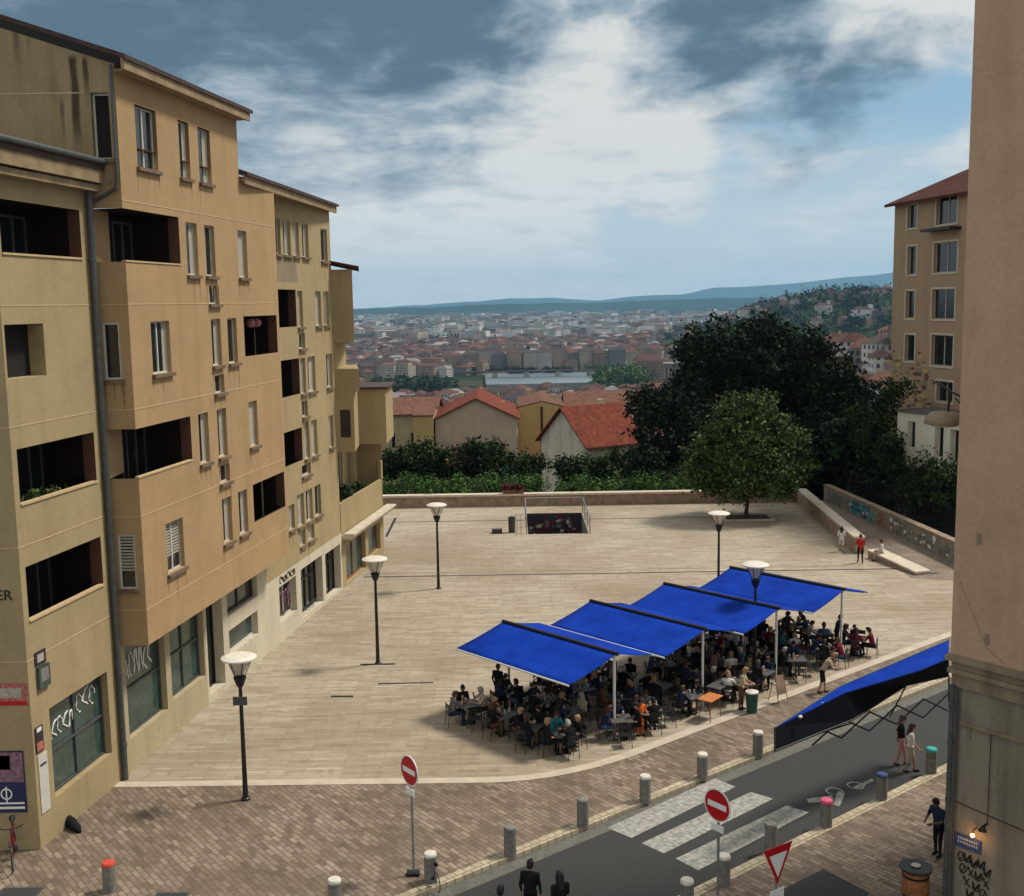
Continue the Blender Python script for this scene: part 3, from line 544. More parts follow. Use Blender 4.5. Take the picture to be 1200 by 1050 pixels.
# ================================================================ GROUND
def poly_sheet(name, pts, z, mat, kind='structure'):
    b = MB(); b.add([(p[0], p[1], z) for p in pts], [tuple(range(len(pts)))]); o = b.build(name, mat); o['kind'] = kind; return o
# band curve between the square and the brick pavement
bandp = [(-13.3, 34.9), (-7, 34.85), (-1, 34.8)]
for i in range(1, 9):
    t = i/8; a, b_, c = Vector((-1, 34.8)), Vector((1.6, 34.8)), Vector((4.4, 37.2)); p = a*(1-t)**2+b_*2*t*(1-t)+c*t*t; bandp.append((p.x, p.y))
bandp += [(20.5, 50.2), (29, 57.0)]
def offs(pl, w):
    out = []
    for i, p in enumerate(pl):
        a = Vector(pl[max(0, i-1)]); b = Vector(pl[min(len(pl)-1, i+1)]); t = (b-a).normalized(); n_ = Vector((t.y, -t.x)); out.append((p[0]+n_.x*w, p[1]+n_.y*w))
    return out
bo = offs(bandp, .42)
XW = (-30, -8.0); 
b = MB()
# square with the stair opening left out
sx0, sx1, sy0, sy1 = 1.0, 5.05, 73.2, 80.6
b.add([(p[0], p[1], .004) for p in bandp]+[(29, 62, .004), (-13.3, 62, .004)], [tuple(range(len(bandp)+2))])
b.quad((-13.3, 62, .004), (29, 62, .004), (29, sy0, .004), (-13.3, sy0, .004)); b.quad((-13.3, sy0, .004), (sx0, sy0, .004), (sx0, sy1, .004), (-13.3, sy1, .004)); b.quad((sx1, sy0, .004), (22.2, sy0, .004), (22.2, sy1, .004), (sx1, sy1, .004)); b.quad((-13.3, sy1, .004), (22.2, sy1, .004), (22.2, 84, .004), (-13.3, 84, .004))
struct(b.build('plaza', 'plaza_slabs'))
b = MB()
for i in range(len(bandp)-1): b.quad((*bandp[i], .008), (*bo[i], .008), (*bo[i+1], .008), (*bandp[i+1], .008))
struct(b.build('stone_band', 'stone_band'))
# brick pavement from the band down to the kerb
k0, k1 = ST(-40, -.32), ST(40, -.32)
pv = [(-30, 34.9)]+[p for p in bo[:-1]]+[tuple(ST(30, -3.2))[:2]]
b = MB()
far = [(-13.3, 34.9)]+bo+[(33, 60)]
pav = [tuple(ST(-25, -.32))[:2], tuple(ST(40, -.32))[:2]]+[(p[0], p[1]) for p in bo[::-1]]+[(-30, 34.5)]
struct(poly_sheet('pavement', pav, 0, 'brick_pavers'))
b = MB()
def strip(b, u0, u1, v0, v1, z0, z1, mi=0): b.hexa([ST(u0, v0, z0), ST(u1, v0, z0), ST(u1, v1, z0), ST(u0, v1, z0), ST(u0, v0, z1), ST(u1, v0, z1), ST(u1, v1, z1), ST(u0, v1, z1)], mi)
strip(b, -40, 40, -.32, 0, -.14, .006); strip(b, -2.0, 40, 4.45, 4.8, -.14, .006); struct(b.build('kerb', 'kerb_tiles'))
b = MB(); b.quad(ST(-60, -.0, -.12), ST(-60, 40, -.12), ST(60, 40, -.12), ST(60, -.0, -.12)); struct(b.build('road', 'asphalt_'))
b = MB(); b.quad(ST(-60, 0.02, -.116), ST(-60, .5, -.116), ST(60, .5, -.116), ST(60, .02, -.116)); struct(b.build('gutter_strip', 'gutter_'))
# right pavement with an asphalt patch
rp = [ST(-2.0, 4.8), ST(40, 4.8), ST(40, 11), ST(-2.0, 11)]
struct(poly_sheet('pavement', [tuple(p)[:2] for p in rp], 0, 'brick_pavers'))
b = MB(); b.add([G(890, 1056, .004), G(965, 1018, .004), G(1018, 1046, .004), G(1000, 1090, .004), G(880, 1090, .004)], [(0, 1, 2, 3, 4)]); struct(b.build('asphalt_patch', 'asphalt_'))
# markings
b = MB()
for (p, q, r_, s_) in (((712, 970), (740, 982), (862, 922), (838, 912)), ((752, 988), (778, 1000), (906, 936), (880, 928)), ((792, 1006), (818, 1020), (948, 952), (922, 944))):
    b.add([G(*x, -.112) for x in (p, q, r_, s_)], [(0, 1, 2, 3)])
struct(b.build('crossing_stripes', 'marking_white'))
b = MB()
for z_ in ([(945, 936), (975, 932), (978, 938), (948, 941)], [(982, 927), (990, 930), (984, 945), (976, 943)], [(1000, 922), (1022, 912), (1024, 915), (1003, 925)]): b.add([G(*x, -.112) for x in z_], [(0, 1, 2, 3)])
for (c_, r_) in (((10.1, 33.6), .28), ((10.9, 34.0), .28)): b.disc((c_[0], c_[1], -.112), (0, .001, 1), r_-.06, r_, 0, 20)
struct(b.build('road_marking', 'marking_white'))
# dark joints across the square
b = MB()
for (x0, x1, y, w) in ((-8.6, 22.3, 62.0, .17), (-8.6, 1.0, 78.0, .16), (5.1, 15.0, 78.0, .16), (-8.6, 22.3, 62.9, .03)): b.quad((x0, y, .009), (x1, y, .009), (x1, y+w, .009), (x0, y+w, .009))
b.add([G(451, 629, .009), G(454, 629, .009), G(465, 607, .009), G(462, 607, .009)], [(0, 1, 2, 3)])
b.add([G(443, 800.5, .009), G(508, 799, .009), G(508, 800.2, .009), G(443, 802, .009)], [(0, 1, 2, 3)]); b.add([G(388, 815, .009), G(414, 815, .009), G(414, 817, .009), G(388, 817, .009)], [(0, 1, 2, 3)])
struct(b.build('drain_channel', 'black_metal'))
# manholes and small covers
def cover(px, py, w, h, label):
    c = G(px, py, .005); t = empty('manhole_cover', tuple(c), 0, label, 'manhole cover')
    q = MB(); q.box((-w/2, -h/2, -.002), (w/2, h/2, .012)); q.build('frame', 'zinc', t); q = MB(); q.box((-w/2+.05, -h/2+.05, .012), (w/2-.05, h/2-.05, .016)); q.build('lid', 'asphalt_', t)
cover(22, 1047, 1.1, .6, 'square dark manhole cover in the bottom left corner of the pavement'); cover(200, 1052, .9, .5, 'dark manhole cover in the bricks right of the red topped bollard')
cover(1090, 672, .9, .3, 'dark drain cover on the path below the graffiti wall')

# back wall, side walls
b = MB(); b.box((-14, 83.6, -6), (22.0, 84.1, .82)); w_ = b.build('wall', 'stone_wall'); w_.name = 'parapet_wall'
t = empty('parapet_wall', (4, 83.8, 0), 0, 'long low brown stone wall with a pale cap along the back of the square', 'wall'); w_.name = 'wall'; w_.parent = t; w_.location = (-4, -83.8, 0)
b = MB(); b.box((-18, -.32, .82), (18.1, .38, .97)); b.build('cap', 'stone_cap', t)
def lowwall(name, pts, h, w, label, cap=.12, mat='stone_wall'):
    c0 = Vector(pts[0]); t = empty(name, (c0.x, c0.y, 0), 0, label, 'wall'); q = MB(); cc = MB()
    for i in range(len(pts)-1):
        a = Vector(pts[i]); b_ = Vector(pts[i+1]); d = (b_-a).normalized(); n_ = Vector((d.y, -d.x, 0)); ha, hb = h[i], h[i+1]
        def P8(w0, za0, za1, zb0, zb1): return [a-n_*w0-c0, b_-n_*w0-c0, b_+n_*w0-c0, a+n_*w0-c0]
        L = P8(w/2, 0, 0, 0, 0); q.hexa([L[0]+Vector((0, 0, -.5)), L[1]+Vector((0, 0, -.5)), L[2]+Vector((0, 0, -.5)), L[3]+Vector((0, 0, -.5)), L[0]+Vector((0, 0, ha)), L[1]+Vector((0, 0, hb)), L[2]+Vector((0, 0, hb)), L[3]+Vector((0, 0, ha))])
        L = P8(w/2+.05, 0, 0, 0, 0); cc.hexa([L[0]+Vector((0, 0, ha)), L[1]+Vector((0, 0, hb)), L[2]+Vector((0, 0, hb)), L[3]+Vector((0, 0, ha)), L[0]+Vector((0, 0, ha+cap)), L[1]+Vector((0, 0, hb+cap)), L[2]+Vector((0, 0, hb+cap)), L[3]+Vector((0, 0, ha+cap))])
    q.build('wall', mat, t); cc.build('cap', 'stone_cap', t); return t
lowwall('side_wall', [(22.0, 83.4, 0), (21.0, 66.0, 0)], [.95, .95], .6, 'pale capped low wall running down the right edge of the square')
lowwall('bench_wall', [(21.6, 65.0, 0), (22.9, 60.6, 0)], [.42, .12], .9, 'low stone bench wall sloping into the paving at the right of the square', .1)
# passage, graffiti wall, railing
poly_sheet('path', [(22.3, 84), (25.2, 84), (30, 62), (30, 57), (22.0, 60.0)], .012, 'brick_path')
def gwall():
    t = empty('graffiti_wall', (24, 72, 0), 0, 'low retaining wall with turquoise and grey graffiti beside the passage', 'wall'); A_, B_ = Vector((23.9, 84, 0)), Vector((25.9, 61.2, 0)); d = (B_-A_).normalized(); n_ = Vector((-d.y, d.x, 0))*-1
    if n_.x > 0: n_ = -n_
    o = t.location; P = Plane(A_, d, n_); L = (B_-A_).length
    def bx(b, x0, x1, z0, z1, p0, p1, mi=0): b.hexa([P(x0, z0, p0)-o, P(x1, z0, p0)-o, P(x1, z0, p1)-o, P(x0, z0, p1)-o, P(x0, z1, p0)-o, P(x1, z1, p0)-o, P(x1, z1, p1)-o, P(x0, z1, p1)-o], mi)
    b = MB(); bx(b, 0, L, -.5, 1.15, -.4, 0); b.build('wall', 'wall_grey', t); b = MB(); bx(b, 0, L, 1.15, 1.27, -.45, .05); b.build('cap', 'stone_wall', t)
    rr = random.Random(5); b = MB()
    mats_ = ['paint_teal', 'cloth_grey', 'cloth_denim', 'cloth_white', 'wood']
    for (x0, x1, mi, n_b) in ((5, 9.5, 0, 46), (1, 5, 1, 30), (5.5, 9, 2, 30), (10, 12.5, 4, 18), (12.5, 21, 1, 50), (5, 20, 3, 26)):
        for i in range(n_b):
            cx = rr.uniform(x0, x1); cz = rr.uniform(.2, .95); r_ = rr.uniform(.07, .22); k = 9
            pts = [P(cx+r_*rr.uniform(.7, 1.7)*math.cos(2*PI*j/k), min(1.12, max(.03, cz+r_*rr.uniform(.5, 1)*math.sin(2*PI*j/k))), .004+mi*.002+i*.0002)-o for j in range(k)]
            b.add(pts, [tuple(range(k))], mi)
    b.build('graffiti', mats_, t)
gwall()
def railing(name, pts, h, label, sp=.14, bar=.012):
    o = Vector(pts[0]); t = empty(name, tuple(o), 0, label, 'railing'); q = MB(); bars = MB()
    for i in range(len(pts)-1):
        a, b_ = Vector(pts[i])-o, Vector(pts[i+1])-o; L = (b_-a).length; up = Vector((0, 0, 1))
        q.tube([a+up*h, b_+up*h], .03, 6); q.tube([a+up*.1, b_+up*.1], .02, 6)
        n_ = int(L/2)+1
        for k in range(n_+1): p = a.lerp(b_, k/n_); q.tube([p, p+up*h], .03, 6)
        n_ = int(L/sp)
        for k in range(n_): p = a.lerp(b_, (k+.5)/n_); bars.tube([p+up*.1, p+up*h], bar, 4)
    q.build('frame', 'black_metal', t); bars.build('bars', 'black_metal', t); return t
railing('railing', [(26.2, 88, .1), (27.6, 74, .1), (29, 62.5, .1)], 1.9, 'dark green black railing above the graffiti wall', .16, .03)
# stair pit
b = MB(); zt = -3.4
b.quad((sx0, sy0, .004), (sx1, sy0, .004), (sx1, sy0, zt), (sx0, sy0, zt)); b.quad((sx0, sy1, .004), (sx0, sy1, zt), (sx1, sy1, zt), (sx1, sy1, .004)); b.quad((sx0, sy0, .004), (sx0, sy0, zt), (sx0, sy1, zt), (sx0, sy1, .004)); b.quad((sx1, sy0, .004), (sx1, sy1, .004), (sx1, sy1, zt), (sx1, sy0, zt))
for i in range(14): b.box((sx0, sy0+.35*i, zt), (sx1, sy0+.35*(i+1), -.24*(i+1)))
struct(b.build('stairwell', 'bollard_grey'))
b = MB(); rr = random.Random(9)
for i in range(130):
    cx = rr.uniform(sx0+.2, sx1-.2); cz = rr.uniform(-1.7, -.2); r_ = rr.uniform(.05, .18); k = 8; y = sy1-.006-i*.0003
    b.add([(cx+r_*rr.uniform(.6, 1.3)*math.cos(2*PI*j/k)-3, y-77, cz+r_*rr.uniform(.5, 1)*math.sin(2*PI*j/k)) for j in range(k)], [tuple(range(k))[::-1]], rr.choice([0, 0, 0, 1, 2, 2, 1, 4]))
t = empty('stair_mural', (3, 77, 0), 0, 'dark wall of red white and black tags inside the stair opening', 'graffiti'); b.build('tags', ['black_metal', 'cloth_burgundy', 'cloth_grey', 'cloth_red', 'curtain'], t)
b2 = MB(); b2.box((sx0-3+.01, sy1-77-.005, -2.2), (sx1-3-.01, sy1-77-.001, -.02)); b2.build('panel', 'poster_dark', t)
t = empty('stair_railing', (3, 77, 0), 0, 'pale grey metal railing around the stair opening in the square', 'railing')
b = MB()
for x in (sx0-.1, sx1+.1):
    for y in (sy0, sy0+2.4, sy0+4.9, sy1): b.tube([(x-3, y-77, 0), (x-3, y-77, 1.15)], .04, 6)
    b.tube([(x-3, sy0-77, 1.15), (x-3, sy1-77, 1.15)], .04, 6); b.tube([(x-3, sy0-77, .6), (x-3, sy1-77, .6)], .025, 6)
b.tube([(sx0-.1-3, sy1-77, 1.15), (sx1+.1-3, sy1-77, 1.15)], .04, 6)
b.build('rail', 'grey_metal', t)
# ---------------------------------------------------------------- terrain beyond the square
def smooth(t): t = np.clip(t, 0, 1); return t*t*(3-2*t)
def T(x, y):
    x = np.asarray(x, float); y = np.asarray(y, float)
    z = np.interp(y, [84, 90, 120, 160, 250, 400, 600, 900, 1150, 2000], [-5, -6, -10.5, -20, -38, -54, -65, -77, -80, -80])
    side = smooth((x-18)/14)*(1-smooth((y-150)/200)); z = z+side*np.interp(y, [60, 84, 110, 150], [5.0-0.2, 5.5, 9, 12])*np.where(y > 84.0, 1, 1)
    z = np.where(y < 84.0, np.where(x > 25.5, -.2, -4.2), z)
    h = 120*np.exp(-((x-860)/330)**2-((y-1650)/520)**2)+66*np.exp(-((x-480)/170)**2-((y-1900)/500)**2); z = z+h
    z = z+np.where(y > 200, 50*np.exp(-((x-185)/62)**2-((y-500)/190)**2), 0)
    return z
ys = np.concatenate([[-60, -20, 10, 83.99], np.arange(84.01, 200, 8), np.arange(200, 1200, 30), np.arange(1200, 3200, 80), np.arange(3200, 16000, 800)]); xs = np.concatenate([[-9000, -4000, -2000], np.arange(-1200, -200, 60), np.arange(-200, 200, 10), np.arange(200, 1600, 40), [2000, 4000, 9000]])
XX, YY = np.meshgrid(xs, ys); ZZ = T(XX, YY); 
RIV = [(-28, 1240), (20, 1240), (105, 1250), (260, 1330), (420, 1500), (520, 1620), (440, 1650), (330, 1560), (190, 1455), (90, 1475), (0, 1480), (-34, 1440)]
nx = len(xs); ny = len(ys); V = np.stack([XX.ravel(), YY.ravel(), ZZ.ravel()], 1).tolist(); Fc = [(j*nx+i, j*nx+i+1, (j+1)*nx+i+1, (j+1)*nx+i) for j in range(ny-1) for i in range(nx-1)]
m_, nt, bs = newmat('terrain_'); pos = nd(nt, 'ShaderNodeNewGeometry').outputs['Position']
k_ = ramp(nt, noise(nt, .012, 6, pos), [(.35, (.013, .022, .010)), (.5, (.03, .045, .018)), (.62, (.06, .055, .035)), (.75, (.035, .055, .02))]); nt.links.new(k_, bs.inputs['Base Color']); bs.inputs['Roughness'].default_value = 1; bs.inputs['Specular IOR Level'].default_value = 0
b = MB(); b.v = V; b.f = Fc; b.m = [0]*len(Fc); struct(b.build('terrain', 'terrain_', smooth=False))
poly_sheet('river', RIV, -78.6, 'water_')
# far ridges
def ridge(name, dist, prof, mat, base=-90, back=600):
    b = MB(); n = 160; px = np.linspace(-300, 1600, n); py = np.interp(px, [p[0] for p in prof], [p[1] for p in prof])
    rr = np.random.default_rng(3); w = np.cumsum(rr.normal(0, .35, n)); w = (w-np.convolve(w, np.ones(9)/9, 'same')); py = py+w*.9
    for i in range(n):
        d = Wv+Rv*((px[i]-600)/FOC)-Uv*((py[i]-525)/FOC); t = dist/d.y; top = (d.x*t, dist, EYE+d.z*t)
        b.v += [(d.x*t, dist-back, base), top, (d.x*t, dist+back, base)]
    for i in range(n-1):
        a = 3*i; b.f += [(a, a+3, a+4, a+1), (a+1, a+4, a+5, a+2)]; b.m += [0, 0]
    struct(b.build(name, mat, smooth=True))
simple('ridge_', (.03, .05, .045), 1, var=.3, scale=.001, spec=0)
ridge('hills', 8300, [(-300, 366), (415, 362), (520, 360), (560, 357), (700, 354.5), (760, 352), (830, 350), (1000, 346), (1600, 340)], 'ridge_')
ridge('mountains', 17000, [(-300, 366), (415, 362), (500, 357), (560, 353), (600, 349.5), (650, 349.5), (700, 352), (750, 346.5), (800, 345), (830, 338), (870, 336), (920, 333), (960, 329), (1010, 323), (1060, 318), (1150, 322), (1600, 325)], 'ridge_')

# ================================================================ STREET FURNITURE
def make_lamp():
    t = empty('street_lamp', (0, 0, 0)); h = 4.62
    b = MB(); b.tube([(0, 0, 0), (0, 0, .9), (0, 0, h-.75)], [.09, .075, .055], 10); b.lathe([(.14, 0), (.14, .06), (.1, .09)], seg=12); b.build('pole', 'black_metal', t, smooth=False)
    b = MB(); b.lathe([(.05, h-.95), (.12, h-.85), (.2, h-.62), (.2, h-.58), (.1, h-.55)], seg=14)
    for k in range(6):
        a = k*PI/3; b.tube([(.14*math.cos(a), .14*math.sin(a), h-.6), (.40*math.cos(a), .40*math.sin(a), h-.02)], .014, 5)
    b.build('bracket', 'black_metal', t)
    b = MB(); b.lathe([(.12, h-.5), (.38, h-.06), (.38, h-.03)], seg=16); b.build('lamp_glass', 'lamp_glass', t)
    b = MB(); b.lathe([(.46, h-.02), (.55, h), (.55, h+.05), (.4, h+.11), (.05, h+.13)], seg=24); b.build('lamp_shade', 'lamp_white', t); return t
lp = make_lamp()
for i, (x, y, lab) in enumerate([(-8.61, 33.42, 'nearest black street lamp with white disc top, small plate on its pole'), (-5.97, 46.59, 'black street lamp with white disc top near the cream shopfronts, dark bar at its foot'),
                    (-4.14, 59.22, 'black street lamp left of the stair opening, before the back wall'), (10.5, 55.6, 'black street lamp behind the awnings and left of the square tree'), (9.93, 44.5, 'black street lamp rising through the blue awnings')]):
    o = lp if i == 0 else copy_tree(lp); o.location = (x, y, .005); tag(o, lab, 'street lamp', 'street lamps of the square')
b = MB(); b.box((-.22, -.13, 3.15), (.22, -.09, 3.42)); b.box((-.03, -.1, 3.2), (.03, .0, 3.3)); b.build('plate', 'zinc', lp)
b = MB(); b.box((-.75, -.05, .0), (.75, .05, .03)); tag(b.build('base_bar', 'black_metal', None, (-5.97, 46.5, .006)), 'flat dark bar lying at the foot of the second lamp', 'floor bar')
bol = MB(); bol.lathe([(.175, -.02), (.175, .74)], seg=18)
bt = MB(); bt.lathe([(.178, .74), (.178, .79), (.155, .83), (.02, .845)], seg=18)
protos = {}
def bollard(px, py, top, label, z=0, sc=1.0, loc=None):
    c = loc or G(px, py, z); t = empty('bollard', tuple(c), 0, label, 'bollard', 'stone bollards along the street')
    if 'b' not in protos: protos['b'] = bol.build('post', 'bollard_grey', t); o = protos['b']
    else: o = protos['b'].copy(); col.objects.link(o); o.parent = t
    if top not in protos: protos[top] = bt.build('cap', top, t)
    else: o = protos[top].copy(); col.objects.link(o); o.parent = t
    t.scale = (sc, sc, sc)
for i, (px, py) in enumerate([(598, 1001), (683, 967), (756, 938), (823, 911), (888, 884)]):
    bollard(px, py, 'bollard_top' if i > 1 else 'bollard_grey', ['grey stone bollard on the far kerb nearest the bottom of the picture', 'grey bollard on the far kerb, second from the bottom', 'pale topped bollard on the far kerb facing the start of the crossing', 'pale topped bollard on the far kerb above the crossing', 'pale topped bollard on the far kerb beside the black awning tip'][i], .006)
for px, py, tp, lab in [(968, 968, 'paint_pink', 'bollard with a bright pink painted top'), (1033, 936, 'paint_blue', 'bollard with a dark blue painted top'), (1091, 905, 'paint_teal', 'bollard with a turquoise painted top'), (903, 997, 'bollard_grey', 'plain grey bollard left of the pink topped one'), (848, 1036, 'bollard_top', 'pale topped bollard behind the lower no entry sign'), (805, 1066, 'bollard_top', 'pale topped bollard at the bottom edge left of the lower sign pole'),
                        (129, 1044, 'paint_red', 'bollard with a red painted top at bottom left'), (393, 1065, 'bollard_top', 'pale topped bollard cut by the bottom edge of the picture'), (505, 1033, 'bollard_top', 'low pale topped bollard beside the no entry pole and the child bike')]:
    bollard(px, py, tp, lab, .0)
def sign_pole(t, h, r=.035): b = MB(); b.tube([(0, 0, 0), (0, 0, h)], r, 8); b.lathe([(.12, 0), (.12, .02)], seg=10); return b.build('pole', 'grey_metal' if r > .03 else 'zinc', t)
def no_entry(px, py, label, h, plate_h):
    t = empty('no_entry_sign', tuple(G(px, py, .005)), 0, label, 'road sign', 'no entry signs at the street'); sign_pole(t, h+.35)
    n_ = -EU; c = Vector((0, 0, h))+n_*.06; b = MB(); b.disc(c, n_, 0, .425, 0, 36, .02); b.build('back', 'sign_white', t)
    b = MB(); b.disc(c+n_*.004, n_, 0, .39, 0, 36); b.build('face', 'sign_red', t)
    a = EV; z = Vector((0, 0, 1)); q = MB(); o = c+n_*.008; q.quad(o-a*.3-z*.075, o-a*.3+z*.075, o+a*.3+z*.075, o+a*.3-z*.075); q.build('bar', 'sign_white', t)
    q = MB(); o = Vector((0, 0, h-.6))+n_*.05; q.hexa([o-a*.2-z*.09, o+a*.2-z*.09, o+a*.2-z*.09-n_*.02, o-a*.2-z*.09-n_*.02, o-a*.2+z*.09, o+a*.2+z*.09, o+a*.2+z*.09-n_*.02, o-a*.2+z*.09-n_*.02]); q.build('plate', 'sign_white', t); return t
no_entry(485, 1025, 'round red no entry sign on a tall pole standing on the brick pavement', 3.0, 0)
q = no_entry(841, 1075, 'round red no entry sign on a pole beside the zebra crossing', 3.0, 0)
b = MB(); b.box((-.2, -.12, -.0), (.16, .12, .09)); b.build('foot', 'black_metal', [o for o in col.objects if o.name == 'no_entry_sign'][0])
t = empty('give_way_sign', tuple(G(908, 1115, 0)), 0, 'red and white triangular give way sign at the bottom edge', 'road sign'); sign_pole(t, 2.6)
n_ = (EV-EU*.1).normalized(); a = Vector((-n_.y, n_.x, 0)); z = Vector((0, 0, 1)); c = Vector((0, 0, 2.25))+n_*.06
def tri(b, s, off, mi=0): o = c+n_*off; b.add([o+z*.42*s*1.15-a*.47*s-z*.04, o+z*.42*s*1.15+a*.47*s-z*.04, o-z*.48*s-z*.04], [(0, 1, 2)], mi)
b = MB(); P3 = []
for off in (0, -.02): o = c+n_*off; P3 += [o+z*.44-a*.47, o+z*.44+a*.47, o-z*.5]
b.add(P3, [(0, 1, 2), (3, 5, 4), (0, 3, 4, 1), (1, 4, 5, 2), (2, 5, 3, 0)]); b.build('border', 'sign_red', t)
b = MB(); tri(b, .62, .004); b.build('face', 'sign_white', t)
b = MB(); o = Vector((0, 0, 1.45))+n_*.05; b.hexa([o-a*.22-z*.15, o+a*.22-z*.15, o+a*.22-z*.15-n_*.02, o-a*.22-z*.15-n_*.02, o-a*.22+z*.15, o+a*.22+z*.15, o+a*.22+z*.15-n_*.02, o-a*.22+z*.15-n_*.02]); b.build('plate', 'sign_white', t)
# litter bin and box by the stair
t = empty('litter_bin', (-.1, 73.9, 0), 0, 'dark round litter bin left of the stair opening', 'litter bin'); b = MB(); b.lathe([(.22, 0), (.24, .95), (.24, 1.0)], seg=16); b.build('body', 'soil', t); b = MB(); b.lathe([(.25, 1.0), (.25, 1.06), (.1, 1.12)], seg=16); b.build('lid', 'black_metal', t)
b = MB(); b.box((-.35, -.2, 0), (.35, .2, .3)); tag(b.build('box', 'soil', None, (-1.1, 73.7, .006), bevel=.03), 'small dark box on the paving left of the litter bin', 'box')
# flower pots on back wall
t = empty('planter', (.05, 83.8, .97), 0, 'dark red planter standing on the back wall left of the stair opening', 'planter'); b = MB(); b.box((-.8, -.22, 0), (.8, .22, .3)); b.build('box', 'plant_pot', t); b = MB()
for i in range(300):
    p = Vector((random.uniform(-.8, .8), random.uniform(-.25, .25), random.uniform(.25, .65))); u_ = Vector([random.gauss(0, 1) for _ in range(3)])*.06; w2 = Vector([random.gauss(0, 1) for _ in range(3)])*.06; b.quad(p-u_, p-w2, p+u_, p+w2, i % 2)
b.build('plants', ['cloth_burgundy', 'leaf_b'], t)

# ---------------------------------------------------------------- bicycles
def bike(loc, rz, label, frame, sc=1.0):
    t = empty('bicycle', loc, rz, label, 'bicycle'); t.scale = (sc,)*3; r_ = .34
    for x in (-.52, .52):
        b = MB(); pts = [(x+r_*math.cos(2*PI*k/24), 0, r_+.02+r_*math.sin(2*PI*k/24)) for k in range(25)]; b.tube(pts, .018, 6, cap=False); w = b.build('wheel', 'black_metal', t)
        b = MB()
        for k in range(10): b.tube([(x, 0, r_+.02), (x+r_*math.cos(2*PI*k/10), 0, r_+.02+r_*math.sin(2*PI*k/10))], .004, 3)
        b.tube([(x+.97*r_*math.cos(2*PI*k/24), 0, r_+.02+.97*r_*math.sin(2*PI*k/24)) for k in range(25)], .01, 4, cap=False); b.build('spokes', 'grey_metal', w)
    b = MB(); bb, st, hd, hl = (-.1, 0, .3), (-.22, 0, .82), (.36, 0, .85), (.38, 0, .72)
    for p, q in ((bb, st), (st, hd), (bb, hl), (hd, hl), (bb, (-.52, .03, .36)), (st, (-.52, .03, .36)), (hl, (.52, 0, .36))): b.tube([p, q], .02, 6)
    b.build('frame', frame, t)
    b = MB(); b.tube([hd, (.35, 0, 1.0)], .014, 6); b.tube([(.28, -.27, 1.02), (.36, -.12, 1.0), (.36, .12, 1.0), (.28, .27, 1.02)], .014, 6); b.build('handlebar', 'black_metal', t)
    b = MB(); b.tube([st, (-.25, 0, .93)], .014, 6); b.tube([(-.4, 0, .95), (-.3, 0, .96), (-.12, 0, .94)], [.08, .07, .02], 8); b.build('saddle', 'black_metal', t)
    b = MB(); b.tube([(-.1, -.08, .3), (-.1, .08, .3)], .06, 8); b.tube([(-.1, .1, .3), (.02, .1, .18)], .01, 5); b.tube([(-.1, -.1, .3), (-.22, -.1, .42)], .01, 5); b.build('pedals', 'black_metal', t)
bike(tuple(ST(-14.2, -8.0)+Vector((0, 0, 0)))[:2]+(0,) if 0 else (-14.3, 29.7, 0), R(-68), 'dull red bicycle leaning by the end wall posters', 'cloth_burgundy', 1.15)
bike(tuple(G(508, 1037, 0)), R(110), 'small grey bicycle chained at the low bollard on the kerb', 'zinc', .75)
b = MB(); b.tube([(0, 0, .1), (.2, -.1, .16), (.45, -.3, .15), (.7, -.55, .1), (.85, -.7, .04)], [.12, .17, .16, .13, .05], 10); tag(b.build('rubbish_bag', 'cloth_black', None, (-13.9, 32.0, 0), True), 'black bag lying on the bricks by the shop corner', 'bag')
b = MB(); b.tube([(0, 0, .08), (.1, .1, .16), (.25, .12, .12)], [.1, .14, .06], 9); tag(b.build('rubbish_bag', 'cloth_navy', None, (-14.1, 32.2, 0), True), 'navy blue bag lying next to the black bag by the shop corner', 'bag')

